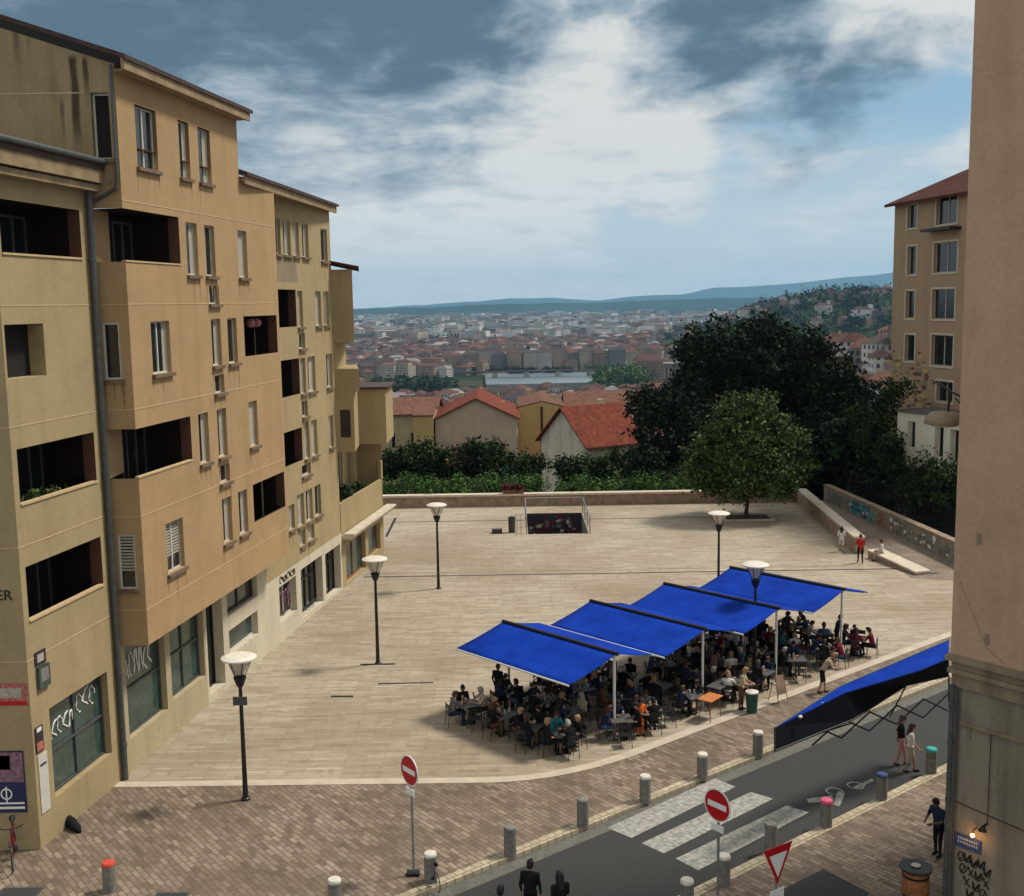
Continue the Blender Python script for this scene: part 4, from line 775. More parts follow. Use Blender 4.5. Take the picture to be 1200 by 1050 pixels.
# ================================================================ AWNINGS OF THE TERRACE
QD = Vector((-.69, .724, 0)).normalized(); QP = Vector((-QD.y, QD.x, 0)); QP = QP if QP.x < 0 else -QP   # ridge direction inward; towards the near eave
def awning(px, py, ln, label, kind_far=True):
    c = Vector((px, py, 0)); t = empty('terrace_awning', (px, py, .005), 0, label, 'awning', 'blue awnings over the terrace'); zr, ze, w = 3.1, 2.6, 2.45
    def pt(q, p, z): return QD*q+QP*p+Vector((0, 0, z))
    def cloth(w0, w1, z0, z1, name):
        b = MB(); n = 12; V_ = []
        for i in range(n+1):
            for j in range(9):
                f = j/8; V_.append(pt(-.1+(ln+.1)*i/n, w0+(w1-w0)*f, z0+(z1-z0)*f-.035*math.sin(PI*f)))
        b.add(V_, [(i*9+j, (i+1)*9+j, (i+1)*9+j+1, i*9+j+1) for i in range(n) for j in range(8)])
        o = b.build(name, 'awning_blue', t, smooth=True); md = o.modifiers.new('thick', 'SOLIDIFY'); md.thickness = .008; return o
    cloth(.06, w, zr, ze, 'canopy'); cloth(-.06, -2.0, zr, ze+.03, 'canopy')
    b = MB(); b.tube([pt(-.15, 0, zr+.04), pt(ln, 0, zr+.04)], .07, 8); b.build('ridge_beam', 'black_metal', t)
    b = MB(); b.tube([pt(-.1, w, ze-.02), pt(ln, w, ze-.02)], .035, 8); b.tube([pt(-.1, -2.0, ze), pt(ln, -2.0, ze)], .035, 8); b.build('front_bar', 'pole_white', t)
    for q in (0, ln-.3):
        b = MB(); b.tube([pt(q, 0, 0), pt(q, 0, zr)], .05, 10); b.lathe([(.22, 0), (.22, .03)], pt(q, 0, 0), 14); b.build('post', 'pole_white', t)
        for sgn, ww in ((1, w), (-1, 2.0)):
            b = MB(); m_ = pt(q+.5*(1 if q < 1 else -1), sgn*ww*.5, 2.78); b.tube([pt(q, 0, zr-.1), m_, pt(q+.1, sgn*ww, ze-.03)], .022, 6); b.build('arm', 'black_metal', t)
    return t
PO = [(3.5, 37.95), (7.12, 40.75), (10.55, 43.4), (14.0, 46.15)]
for i, (x, y) in enumerate(PO): awning(x, y, 5.75, ['nearest blue awning of the terrace, lowest in the picture', 'second blue awning from the left of the terrace row', 'third blue awning from the left, beside the lamp that rises through', 'farthest blue awning of the terrace, before the passage wall'][i])

# the dark awning of the shop behind the corner building
t = empty('shop_awning', tuple(ST(12, 5, 0)), 0, 'long black and blue awning reaching over the street from behind the corner building', 'awning'); o0 = t.location
A1 = G(908, 853, 3.3); A2 = G(985, 804, 3.55); A3 = G(1112, 750, 3.9); B1 = G(912, 856, 3.25); B2 = G(990, 812, 3.6); B3 = G(1078, 786, 3.75); B4 = G(1112, 772, 3.8); C1 = G(908, 880, 2.75); C2 = G(1000, 843, 2.7); C3 = G(1062, 803, 2.9); C4 = G(1112, 792, 3.1)
def blend(a, b, t): return a.lerp(b, t)
b = MB(); b.add([v-o0 for v in (A1, A2, A3, B4, B3, B2)], [(0, 5, 1), (1, 5, 4, 2), (2, 4, 3)]); q = b.build('top_canopy', 'awning_blue', t); md = q.modifiers.new('thick', 'SOLIDIFY'); md.thickness = .02
b = MB(); b.add([v-o0 for v in (A1, B2, B3, B4, C1, C2, C3, C4)], [(0, 4, 5, 1), (1, 5, 6, 2), (2, 6, 7, 3)]); q = b.build('front_canopy', 'awning_black', t); md = q.modifiers.new('thick', 'SOLIDIFY'); md.thickness = .02
b = MB(); b.tube([C1-o0, C2-o0, C3-o0, C4-o0], .03, 6); b.tube([A1-o0, C1-o0], .03, 6); b.tube([A1-o0, A2-o0, A3-o0], .03, 6); b.build('frame', 'black_metal', t)
for k, (px, py) in enumerate(((930, 848), (956, 833), (981, 818))):
    b = MB(); c_ = G(px+8, py-8, 3.45)-o0; b.lathe([(.02, -.05), (.06, -.02), (.06, .02), (.02, .05)], c_, 8); b.build('lamp', 'lamp_white', t)
L0, L1 = G(952, 862, 2.4), G(1112, 823, 2.4); b = MB(); n = 5; up = Vector((0, 0, .62)); off_ = [0, .1]
for i in range(n):
    a_, c_ = L0.lerp(L1, i/n)-o0, L0.lerp(L1, (i+1)/n)-o0; b.tube([a_-up*.5, c_+up*.5], .03, 5); b.tube([a_+up*.5+Vector((0, .05, 0)), c_-up*.5+Vector((0, .05, 0))], .03, 5)
b.tube([L0-o0, C2-o0+Vector((0, 0, -.1))], .025, 5); b.tube([L0.lerp(L1, .55)-o0, C3-o0], .025, 5); b.tube([L1-o0, C4-o0], .03, 5); b.build('scissor_arm', 'black_metal', t)

# ================================================================ PEOPLE
def cap_prim(b, tags, a, c, ra, rc, tg, sx=1.0, sy=1.0, seg=12):
    """closed tapered capsule used as clay; several are fused into one continuous body"""
    a = Vector(a); c = Vector(c); d = c-a; L = d.length; t = d.normalized() if L > 1e-6 else Vector((0, 0, 1))
    u = Vector((1, 0, 0)); u = (u-t*u.dot(t)); u = u.normalized() if u.length > .1 else Vector((0, 1, 0)); w = t.cross(u)
    rings = [(a-t*ra*math.cos(q), ra*math.sin(q)) for q in (.35, .8, 1.2)]+[(a, ra), (c, rc)]+[(c+t*rc*math.cos(q), rc*math.sin(q)) for q in (1.2, .8, .35)]
    v = []; f = []; n = len(rings)
    for p, r_ in rings:
        for k in range(seg): q = 2*PI*k/seg; v.append(p+u*math.cos(q)*r_*sx+w*math.sin(q)*r_*sy)
    for i in range(n-1):
        for k in range(seg): f.append((i*seg+k, i*seg+(k+1) % seg, (i+1)*seg+(k+1) % seg, (i+1)*seg+k))
    f += [tuple(range(seg))[::-1], tuple((n-1)*seg+k for k in range(seg))]
    b.add(v, f, 0); tags.append((np.array(a), np.array(c), ra*max(sx, sy), rc*max(sx, sy), tg))
def person_mesh(name, pose):
    """pose: joints dict in metres, facing -Y. slots: skin, top, bottom, shoes"""
    b = MB(); tg = []; J = {k: Vector(v) for k, v in pose['J'].items()}; SK, TP, BT, SH = 0, 1, 2, 3; sl = pose.get('sleeve', 1)
    pel, che, nek, hed = J['pelvis'], J['chest'], J['neck'], J['head']
    cap_prim(b, tg, pel+Vector((-.055, 0, 0)), pel+Vector((.055, 0, 0)), .125, .125, BT, 1, .95)
    cap_prim(b, tg, pel, pel.lerp(che, .6), .13, .135, TP, 1.15, .8); cap_prim(b, tg, pel.lerp(che, .5), che, .14, .135, TP, 1.25, .85)
    cap_prim(b, tg, J['shL'], J['shR'], .075, .075, TP); cap_prim(b, tg, che, nek, .1, .06, TP); cap_prim(b, tg, nek, hed, .055, .055, SK)
    f = (pose.get('face') and Vector(pose['face']).normalized()) or Vector((0, -1, 0)); up = (hed-nek).normalized(); sd = f.cross(up).normalized()
    hc = hed+up*.055
    cap_prim(b, tg, hc+up*.035-f*.015, hc-up*.02, .098, .09, SK, .86, 1.0); cap_prim(b, tg, hc-up*.03+f*.02, hc-up*.085+f*.035, .07, .042, SK, .9, .9)
    cap_prim(b, tg, hc+f*.088+up*.01, hc+f*.108-up*.025, .012, .017, SK); cap_prim(b, tg, hc+f*.085-up*.06-sd*.015, hc+f*.085-up*.06+sd*.015, .012, .012, 4)
    for s in (-1, 1):
        cap_prim(b, tg, hc+sd*s*.085+up*.012, hc+sd*s*.088-up*.022, .016, .012, SK); cap_prim(b, tg, hc+f*.083+sd*s*.033+up*.012, hc+f*.084+sd*s*.033+up*.012, .013, .013, 5)
    for S in 'LR':
        sh, el, wr, hp, kn, an = (J[k+S] for k in ('sh', 'el', 'wr', 'hip', 'kn', 'an'))
        cap_prim(b, tg, sh, el, .056, .042, TP if sl >= 1 else SK)
        if sl == 1: cap_prim(b, tg, sh, sh.lerp(el, .6), .062, .055, TP)
        cap_prim(b, tg, el, wr, .041, .027, TP if sl == 2 else SK)
        cap_prim(b, tg, hp, kn, .088, .06, BT); cap_prim(b, tg, kn, an, .058, .038, SK if pose.get('shorts') else BT)
        fd = Vector(pose.get('foot', (0, -1, 0))).normalized(); cap_prim(b, tg, an+Vector((0, 0, -.035))-fd*.03, an+Vector((0, 0, -.05))+fd*.13, .042, .034, SH, 1.1, 1)
        # hand: palm, four fingers, thumb
        d = (wr-el).normalized(); d = Vector(pose['hand'+S]).normalized() if 'hand'+S in pose else d
        nrm = Vector((1 if S == 'L' else -1, 0, .15)); nrm = (nrm-d*nrm.dot(d)).normalized(); lat = d.cross(nrm).normalized(); curl = -nrm
        pc = wr+d*.05; cap_prim(b, tg, wr+d*.01, wr+d*.075, .026, .036, SK, 1, 1)
        for k, (ln_, o_) in enumerate(((.062, -.03), (.072, -.010), (.067, .011), (.052, .031))):
            r0 = wr+d*.09+lat*o_; m_ = r0+d*ln_*.5+curl*.006; e_ = m_+d*ln_*.4+curl*.022; cap_prim(b, tg, r0, m_, .0105, .0095, SK, seg=6); cap_prim(b, tg, m_, e_, .0095, .008, SK, seg=6)
        th = wr+d*.03-lat*.03; cap_prim(b, tg, th, th+d*.045-lat*.025, .0125, .0105, SK, seg=6); cap_prim(b, tg, th+d*.045-lat*.025, th+d*.075-lat*.02+curl*.012, .0105, .009, SK, seg=6)
    if pose.get('skirt'):
        cap_prim(b, tg, pel+Vector((0, 0, -.05)), (J['knL']+J['knR'])/2+Vector((0, 0, .05)), .17, .19, BT, 1.1, .8)
    o = b.build(name+'_tmp', 'skin'); md = o.modifiers.new('r', 'REMESH'); md.mode = 'VOXEL'; md.voxel_size = pose.get('vox', .0165); md.adaptivity = 0
    sm = o.modifiers.new('s', 'SMOOTH'); sm.factor = .5; sm.iterations = 2
    dg = bpy.context.evaluated_depsgraph_get(); me = bpy.data.meshes.new_from_object(o.evaluated_get(dg)); bpy.data.objects.remove(o); me.name = name
    n = len(me.polygons); C = np.empty(n*3); me.polygons.foreach_get('center', C); C = C.reshape(-1, 3); best = np.full(n, 9.0); mi = np.zeros(n, int)
    for a, c, ra, rc, tgv in tg:
        d = c-a; L2 = max(float(d@d), 1e-9); t_ = np.clip((C-a)@d/L2, 0, 1); ds = np.linalg.norm(C-(a+t_[:, None]*d), axis=1)-(ra+(rc-ra)*t_)
        if tgv in (4, 5): ds = ds-.004
        k = ds < best; best[k] = ds[k]; mi[k] = tgv
    me.materials.clear()
    for mm in ('skin', 'cloth_black', 'cloth_black', 'cloth_black', 'cloth_rose', 'hair_black'): me.materials.append(M[mm])
    me.polygons.foreach_set('material_index', mi.tolist()); me.polygons.foreach_set('use_smooth', [True]*n); me.update(); me['hc'] = tuple(hc); me['up'] = tuple(up); me['f'] = tuple(f); return me
def hair_mesh(body, style, name):
    hc = Vector(body['hc']); up = Vector(body['up']); f = Vector(body['f']); sd = f.cross(up); b = MB(); tg = []
    cap_prim(b, tg, hc+up*.05-f*.02, hc+up*.0-f*.035, .102, .095, 0, .92, 1.0, 14)
    cap_prim(b, tg, hc+up*.085+f*.04, hc+up*.09-f*.03, .06, .07, 0, 1.1, 1)
    if style == 'long':
        cap_prim(b, tg, hc-f*.06, hc-f*.085-up*.25, .09, .07, 0, 1.1, .7)
        for s in (-1, 1): cap_prim(b, tg, hc+sd*s*.075+up*.02-f*.02, hc+sd*s*.085-up*.16-f*.02, .04, .03, 0)
    if style == 'bun': cap_prim(b, tg, hc+up*.11-f*.08, hc+up*.12-f*.1, .05, .045, 0)
    if style == 'beard': cap_prim(b, tg, hc-up*.075+f*.04, hc-up*.1+f*.045, .05, .035, 0)
    o = b.build(name+'_tmp', 'hair_black'); md = o.modifiers.new('r', 'REMESH'); md.mode = 'VOXEL'; md.voxel_size = .016
    me = bpy.data.meshes.new_from_object(o.evaluated_get(bpy.context.evaluated_depsgraph_get())); bpy.data.objects.remove(o); me.name = name; me.materials.clear(); me.materials.append(M['hair_black'])
    me.polygons.foreach_set('use_smooth', [True]*len(me.polygons)); return me
def sitJ(lean=0.0, arms='thigh', spread=.1):
    c = Vector((0, -lean, .92)); J = dict(pelvis=(0, .0, .55), chest=(0, -lean*.75, .92), neck=(0, -lean*.95-.01, 1.07), head=(0, -lean*1.1-.03, 1.15), shL=(.17, -lean*.85, .99), shR=(-.17, -lean*.85, .99), hipL=(.09, -.03, .52), hipR=(-.09, -.03, .52),
        knL=(.09+spread, -.46, .53), knR=(-.09-spread*.6, -.45, .53), anL=(.08+spread, -.47, .09), anR=(-.1-spread*.4, -.38, .09))
    if arms == 'thigh': J.update(elL=(.24, -lean*.6-.06, .72), elR=(-.24, -lean*.6-.04, .72), wrL=(.15, -.32, .66), wrR=(-.14, -.3, .66))
    if arms == 'table': J.update(elL=(.24, -lean*.8-.2, .78), elR=(-.24, -lean*.8-.2, .78), wrL=(.1, -lean-.42, .83), wrR=(-.12, -lean-.42, .83))
    if arms == 'drink': J.update(elL=(.24, -lean*.8-.2, .78), elR=(-.26, -lean*.8-.22, .84), wrL=(.1, -lean-.42, .83), wrR=(-.12, -lean-.3, 1.05))
    if arms == 'chin': J.update(elL=(.22, -lean-.3, .83), elR=(-.24, -lean*.6-.06, .72), wrL=(.07, -lean-.2, 1.03), wrR=(-.14, -.3, .66))
    return J
def standJ(step=.0, arms='down', lean=0.0):
    J = dict(pelvis=(0, 0, .93), chest=(0, -lean*.6, 1.30), neck=(0, -lean*.9-.01, 1.46), head=(0, -lean*1.1-.03, 1.55), shL=(.18, -lean*.8, 1.38), shR=(-.18, -lean*.8, 1.38), hipL=(.09, 0, .90), hipR=(-.09, 0, .90),
        knL=(.1, -.03-step*.5, .5), knR=(-.1, -.02+step*.3, .5), anL=(.1, -step, .09), anR=(-.1, step, .09+step*.15))
    if arms == 'down': J.update(elL=(.25, .02-lean*.6, 1.10), elR=(-.25, .02-lean*.6, 1.10), wrL=(.25, -.1-lean*.6, .86), wrR=(-.25, -.08-lean*.6, .86))
    if arms == 'swing': J.update(elL=(.25, .1, 1.12), elR=(-.24, -.08, 1.12), wrL=(.26, .1, .87), wrR=(-.22, -.26, .93))
    if arms == 'front': J.update(elL=(.25, -.06-lean, 1.14), elR=(-.25, -.06-lean, 1.14), wrL=(.12, -.32-lean, 1.1), wrR=(-.12, -.32-lean, 1.12))
    if arms == 'phone': J.update(elL=(.25, .02, 1.1), elR=(-.26, -.08, 1.14), wrL=(.25, -.08, .86), wrR=(-.13, -.14, 1.38))
    return J
POSES = dict(sit_thigh=dict(J=sitJ(.02)), sit_table=dict(J=sitJ(.12, 'table'), sleeve=2), sit_drink=dict(J=sitJ(.08, 'drink')), sit_chin=dict(J=sitJ(.16, 'chin'), sleeve=2, shorts=1), stand=dict(J=standJ(), sleeve=2), stand_front=dict(J=standJ(.04, 'front', .1)), walk=dict(J=standJ(.2, 'swing'), sleeve=1),
             walk_shorts=dict(J=standJ(.17, 'swing'), shorts=1), bend=dict(J=standJ(.12, 'front', .35), shorts=1), dress=dict(J=standJ(.05, 'front', .06), skirt=1), stand_phone=dict(J=standJ(0, 'phone'), sleeve=2))
PM = {k: person_mesh('body_'+k, v) for k, v in POSES.items()}; HM = {}
def person(loc, rz, pose, top, bottom, hair='black', style='short', skin='skin', label='', group=None, sc=1.0, shoes='black'):
    me = PM[pose]; o = bpy.data.objects.new('person', me); col.objects.link(o); o.location = loc; o.rotation_euler = (0, 0, rz); o.scale = (sc,)*3
    for i, mm in enumerate((skin, 'cloth_'+top, 'cloth_'+bottom, 'cloth_'+shoes)): o.material_slots[i].link = 'OBJECT'; o.material_slots[i].material = M[mm]
    tag(o, label, 'person', group)
    k = (pose, style)
    if k not in HM: HM[k] = hair_mesh(me, style, 'hair')
    h = bpy.data.objects.new('hair', HM[k]); col.objects.link(h); h.parent = o; h.material_slots[0].link = 'OBJECT'; h.material_slots[0].material = M['hair_'+hair]; return o
def make_chair():
    t = empty('terrace_chair', (0, 0, 0)); b = MB()
    b.box((-.2, -.2, .43), (.2, .2, .455)); b.build('seat', 'black_metal', t, bevel=.008)
    b = MB(); b.box((-.19, .19, .68), (.19, .21, .86)); b.box((-.19, .185, .56), (.19, .205, .61)); b.build('backrest', 'black_metal', t, bevel=.006)
    for sx_ in (-1, 1):
        b = MB(); b.tube([(.19*sx_, -.19, .44), (.21*sx_, -.21, 0)], .013, 5); b.build('leg', 'black_metal', t)
        b = MB(); b.tube([(.19*sx_, .2, .88), (.19*sx_, .19, .44), (.21*sx_, .24, 0)], .013, 5); b.build('leg', 'black_metal', t)
    return t
def make_table(top='table_grey'):
    t = empty('terrace_table', (0, 0, 0)); b = MB(); b.box((-.4, -.4, .72), (.4, .4, .75)); b.build('tabletop', top, t, bevel=.01)
    b = MB(); b.tube([(0, 0, .02), (0, 0, .72)], .03, 8); b.build('pedestal', 'black_metal', t)
    b = MB(); b.box((-.27, -.03, 0), (.27, .03, .025)); b.box((-.03, -.27, .0), (.03, -.03, .025)); b.box((-.03, .03, .0), (.03, .27, .025)); b.build('foot', 'black_metal', t); return t
def make_glass():
    b = MB(); b.lathe([(.03, 0), (.037, .15)], seg=8); return b.build('glass', 'frame_white')
chair0 = make_chair(); table0 = make_table(); glass0 = make_glass(); used = dict(c=False, t=False, g=False)
def use(k, o):
    if not used[k]: used[k] = True; return o
    return copy_tree(o)
rr = random.Random(21); ordn = ['first', 'second', 'third', 'fourth', 'fifth', 'sixth', 'seventh', 'eighth', 'ninth', 'tenth']; rows_ = ['street row', 'second row', 'third row', 'back row']
TOPS = ['black']*12+['navy']*6+['grey']*2+['white']*2+['burgundy', 'brown', 'denim', 'beige', 'teal', 'olive', 'rose']; poly = ['sit_thigh', 'sit_table', 'sit_drink', 'sit_chin', 'sit_table']
seen = set()
base = Vector((3.5, 37.95, 0)); SU = (Vector((14.0, 46.15, 0))-base).normalized(); SQ = QD
for rI in range(4):
    for cI in range(9):
        u_ = -2.6+cI*2.12+rr.uniform(-.15, .15); q_ = -.1+rI*1.55+rr.uniform(-.12, .12)
        if rI == 3 and cI not in (0, 1, 2, 3, 5, 6, 7): continue
        if rI == 0 and cI in (0,): u_ += .5; q_ += .3
        c = base+SU*u_+SQ*q_; c.z = .006; d0 = rr.uniform(0, PI); 
        if min((c-Vector((9.93, 44.5, 0))).length, *[(c-Vector((a, b_, 0))).length for a, b_ in PO]) < .55: c = c+SU*.6
        where = '%s table of the %s' % (ordn[cI], rows_[rI])
        tt = use('t', table0); tt.location = c; tt.rotation_euler = (0, 0, d0); tag(tt, 'square grey cafe table, %s from the left in the %s' % (ordn[cI], rows_[rI]), 'table', 'terrace tables under the blue awnings')
        n = rr.choice([2, 3, 3, 4]) if rI < 3 else 3
        for k in range(4):
            a = d0+k*PI/2+PI/2*0; dr = Vector((math.cos(a), math.sin(a), 0)); side = 'square side %d' % k
            occ = k < n
            if not occ and rr.random() < .35: continue
            dist = .62 if occ else .72; cp_ = c+dr*dist; rz = a-PI/2+PI; rz = math.atan2(-dr.y, -dr.x)+PI/2
            comp = ['left', 'far', 'right', 'near'][int(((math.degrees(a) % 360)+45-135) // 90 * -1) % 4] if False else ('right' if dr.x > .7 else 'left' if dr.x < -.7 else 'far' if dr.y > 0 else 'near')
            ch = use('c', chair0); ch.location = cp_; ch.rotation_euler = (0, 0, rz); lab = 'black metal chair on the %s side of the %s' % (comp, where)
            while lab in seen: lab = lab.replace('black metal chair', 'second black metal chair', 1)
            seen.add(lab); tag(ch, lab, 'chair', 'terrace chairs under the blue awnings')
            if occ:
                tp = rr.choice(TOPS); bt_ = rr.choice(['black', 'black', 'black', 'navy', 'denim', 'brown']); hr = rr.choice(['black', 'black', 'brown', 'brown', 'fair', 'grey']); st = rr.choice(['short', 'short', 'long', 'bun', 'beard'])
                lab = 'seated person, %s%s hair, %s top, %s side of %s' % ({'short': 'short ', 'long': 'long ', 'bun': 'tied ', 'beard': 'short '}[st], hr, tp, comp, where)
                while lab in seen: lab = lab.replace('seated person', 'seated slim person', 1)
                seen.add(lab)
                person(cp_+Vector((0, 0, -.03))+dr*.02, rz, rr.choice(poly), tp, bt_, hr, st, rr.choice(['skin', 'skin', 'skin', 'skin_dark']), lab, 'people seated on the terrace', rr.uniform(.94, 1.04))
        for k in range(rr.choice([1, 2, 3])):
            g = use('g', glass0); g.location = c+Vector((rr.uniform(-.28, .28), rr.uniform(-.28, .28), .745)); tag(g, 'small pale drinking glass on the '+where, 'glass', 'glasses on the terrace tables')
def at(px, py, z=0.006): return G(px, py, z)
def facing(a): return R(a)
person(at(750, 862), facing(40), 'dress', 'orange', 'orange', 'brown', 'short', 'skin', 'person in bright orange standing at the street edge of the terrace', None, .8)
person(at(584, 826), facing(150), 'stand', 'black', 'black', 'brown', 'short', 'skin', 'person standing in dark clothes between tables at the left end of the terrace', None, .95)
person(at(868, 832), facing(70), 'stand_front', 'beige', 'brown', 'fair', 'short', 'skin', 'person in a beige top standing beside the green bin', None, .98)
person(at(963, 812), facing(75), 'bend', 'beige', 'black', 'fair', 'bun', 'skin', 'person in a pale shirt and dark shorts leaning towards a table by the last awning', None, .98)
person(at(889, 762), facing(120), 'stand', 'black', 'black', 'black', 'short', 'skin_dark', 'tall person in black standing among tables under the far awning', None, 1.0)
person(at(1000, 768), facing(20), 'stand', 'black', 'navy', 'black', 'short', 'skin', 'person in dark clothes standing at the right end of the terrace', None, .8)
person(at(980, 762), facing(60), 'stand_front', 'navy', 'black', 'black', 'short', 'skin', 'person in navy standing left of the last white awning post', None, .95)
person(at(1008, 660), facing(170), 'walk', 'red', 'black', 'brown', 'short', 'skin', 'person in a red top and dark trousers walking by the low wall', None, 1.0)
person(Vector((20.1, 66.6, .006)), facing(160), 'walk_shorts', 'white', 'white', 'black', 'long', 'skin', 'person all in white walking beside the side wall', None, .9)
person(Vector((21.75, 64.1, .0)), facing(-100), 'sit_thigh', 'white', 'beige', 'black', 'short', 'skin', 'person in a white top sitting on the sloping stone bench', None, .95)
person(at(1055, 897, -.12), facing(75), 'walk_shorts', 'black', 'rose', 'brown', 'bun', 'skin', 'person in a dark top and pink shorts walking on the road under the lattice', None, 1.0)
person(at(1066, 905, -.12), facing(75), 'walk_shorts', 'white', 'beige', 'brown', 'long', 'skin', 'person in a white top walking on the road next to the one in pink shorts', None, .97)
person(at(622, 1086, -.12), facing(165), 'stand', 'black', 'black', 'black', 'short', 'skin', 'taller of the people at the bottom edge, dark jacket over a white shirt', None, 1.02)
person(at(657, 1100, -.12), facing(200), 'walk', 'black', 'navy', 'black', 'long', 'skin', 'person with long dark hair at the bottom edge right of the taller one', None, 1.0)
person(at(587, 1118, -.12), facing(150), 'walk', 'black', 'grey', 'black', 'beard', 'skin_dark', 'person in black at the bottom edge, only the head in view', None, 1.0)
person(at(1099, 1003), facing(-60), 'stand_front', 'navy', 'black', 'black', 'short', 'skin_dark', 'person in a navy top standing by the corner pipe at the barrel table', None, 1.0)
# standing menu boards, bin, side tables
def easel(loc, rz, mat, label, h=1.15):
    t = empty('menu_easel', loc, rz, label, 'menu stand', 'menu stands at the terrace edge')
    for x in (-.25, .25):
        for y in (-.28, .28): b = MB(); b.tube([(x, y, 0), (x*.8, 0, h)], .016, 5); b.build('leg', 'wood', t)
    b = MB(); b.hexa([(-.24, -.2, .35), (.24, -.2, .35), (.24, -.18, .35), (-.24, -.18, .35), (-.2, -.03, h-.1), (.2, -.03, h-.1), (.2, -.01, h-.1), (-.2, -.01, h-.1)]); b.build('board', mat, t)
easel(tuple(at(912, 822)), R(30), 'stone_wall', 'wooden folding menu easel at the street edge under the third awning post')
def htable(loc, rz, mat, label, w=.9, h=.8):
    t = empty('side_table', loc, rz, label, 'table'); b = MB(); b.box((-w/2, -.3, h), (w/2, .3, h+.035)); b.build('tabletop', mat, t, bevel=.008)
    for x in (-1, 1):
        for y in (-1, 1): b = MB(); b.tube([(x*(w/2-.06), y*.24, 0), (x*(w/2-.1), y*.2, h)], .018, 5); b.build('leg', 'wood', t)
htable(tuple(at(832, 842)), R(50), 'wood_orange', 'small orange topped service table at the terrace edge')
htable(tuple(at(845, 825)), R(50), 'table_grey', 'long pale service table behind the orange topped one', 1.3)
t = empty('green_bin', tuple(at(881, 834)), 0, 'dark green bin with a white lid next to the person in beige', 'bin'); b = MB(); b.lathe([(.2, 0), (.24, .75)], seg=14); b.build('body', 'paint_green', t); b = MB(); b.lathe([(.25, .75), (.25, .8), (.1, .83)], seg=14); b.build('lid', 'lamp_white', t)
# barrel table by the corner
for i, (px, py, lab) in enumerate(((1072, 1056, 'wooden barrel with a black round top beside the corner building'),)):
    t = empty('barrel_table', tuple(at(px, py)), 0, lab, 'barrel table'); b = MB(); b.lathe([(.27, 0), (.33, .25), (.35, .45), (.33, .65), (.27, .9)], seg=20); b.build('barrel', 'wood', t, smooth=True)
    for z_ in (.18, .7): b = MB(); b.lathe([(.335, z_), (.345, z_+.05)], seg=20); b.build('hoop', 'black_metal', t)
    b = MB(); b.lathe([(.4, .9), (.42, .92), (.42, .95), (.4, .96)], seg=24); b.build('tabletop', 'black_metal', t)
b = MB(); b.lathe([(.07, 0), (.12, .02), (.12, .03)], seg=12); tag(b.build('ashtray', 'curtain', None, at(1072, 1056)+Vector((0, 0, .965))), 'pale ashtray on the barrel top', 'ashtray')

# ================================================================ CORNER BUILDING (near right)
cb = empty('corner_building', (10.5, 26.2, 0), 0, 'tall pink plastered building with a grey stone ground floor at the right edge', 'building'); c0 = G(1108, 1068, 0); FP = Plane(c0-Vector((10.5, 26.2, 0)), EV, -EU)   # face turned to the camera
def hx(b, P, x0, x1, z0, z1, p0, p1, mi=0): b.hexa([P(x0, z0, p0), P(x1, z0, p0), P(x1, z0, p1), P(x0, z0, p1), P(x0, z1, p0), P(x1, z1, p0), P(x1, z1, p1), P(x0, z1, p1)], mi)
b = MB(); hx(b, FP, -.12, 12, 6.75, 32, -10, 0); b.build('wall', 'wall_pink', cb)
b = MB(); hx(b, FP, .0, 12, -.2, 5.95, -10, -.06); b.build('base_wall', 'wall_grey', cb)
b = MB(); hx(b, FP, -.05, 12, 5.95, 6.3, -10, .04); hx(b, FP, -.12, 12, 6.3, 6.42, -10, .14); hx(b, FP, -.05, 12, 6.42, 6.62, -10, .06); hx(b, FP, -.16, 12, 6.62, 6.75, -10, .2); b.build('cornice', 'wall_stone', cb)
b = MB(); hx(b, FP, .12, 12, 5.0, 5.09, -.061, .0); hx(b, FP, .4, .46, 4.65, 5.0, -.06, -.03) ; b.build('string_line', 'wall_stone', cb)
b = MB(); b.tube([FP(.02, 6.0, .1), FP(.02, 0, .1)], .07, 8); b.tube([FP(.14, 5.9, .02), FP(.14, 0, .02)], .028, 6)
for z_ in (5.4, 4.5, 3, 1.5): b.tube([FP(.02, z_, .1), FP(.02, z_+.08, .1)], .09, 8)
b.build('downpipe', 'zinc', cb)
b = MB(); b.tube([FP(1.0, 5.0, .0), FP(1.0, 2.75, .0)], .012, 5); b.tube([FP(.12, 3.0, .0), FP(.7, 2.95, .0), FP(1.6, 2.9, .0), FP(3, 2.8, .0)], .012, 5); b.tube([FP(.4, 3.9, 0), FP(.6, 2.6, 0)], .0, 3) if 0 else None; b.build('cable', 'black_metal', cb)
b = MB(); b.tube([FP(1.0, 2.72, .0), FP(1.0, 2.72, .25)], .03, 6); b.tube([FP(1.0, 2.72, .2), FP(1.0, 2.6, .22)], [.05, .11], 10); b.build('spotlight', 'black_metal', cb)
for (a_, z_) in ((.45, 9.6), (.75, 7.2)): b = MB(); hx(b, FP, a_, a_+.1, z_, z_+.25, 0, .03); b.build('vent', 'wall_stone', cb)
b = MB(); b.tube([FP(.05, 8.6, .003), FP(.5, 7.7, .003), FP(.8, 7.1, .003), FP(1.3, 6.8, .003)], .008, 4); b.build('crack', 'wall_stone', cb)
rr2 = random.Random(14); b = MB()
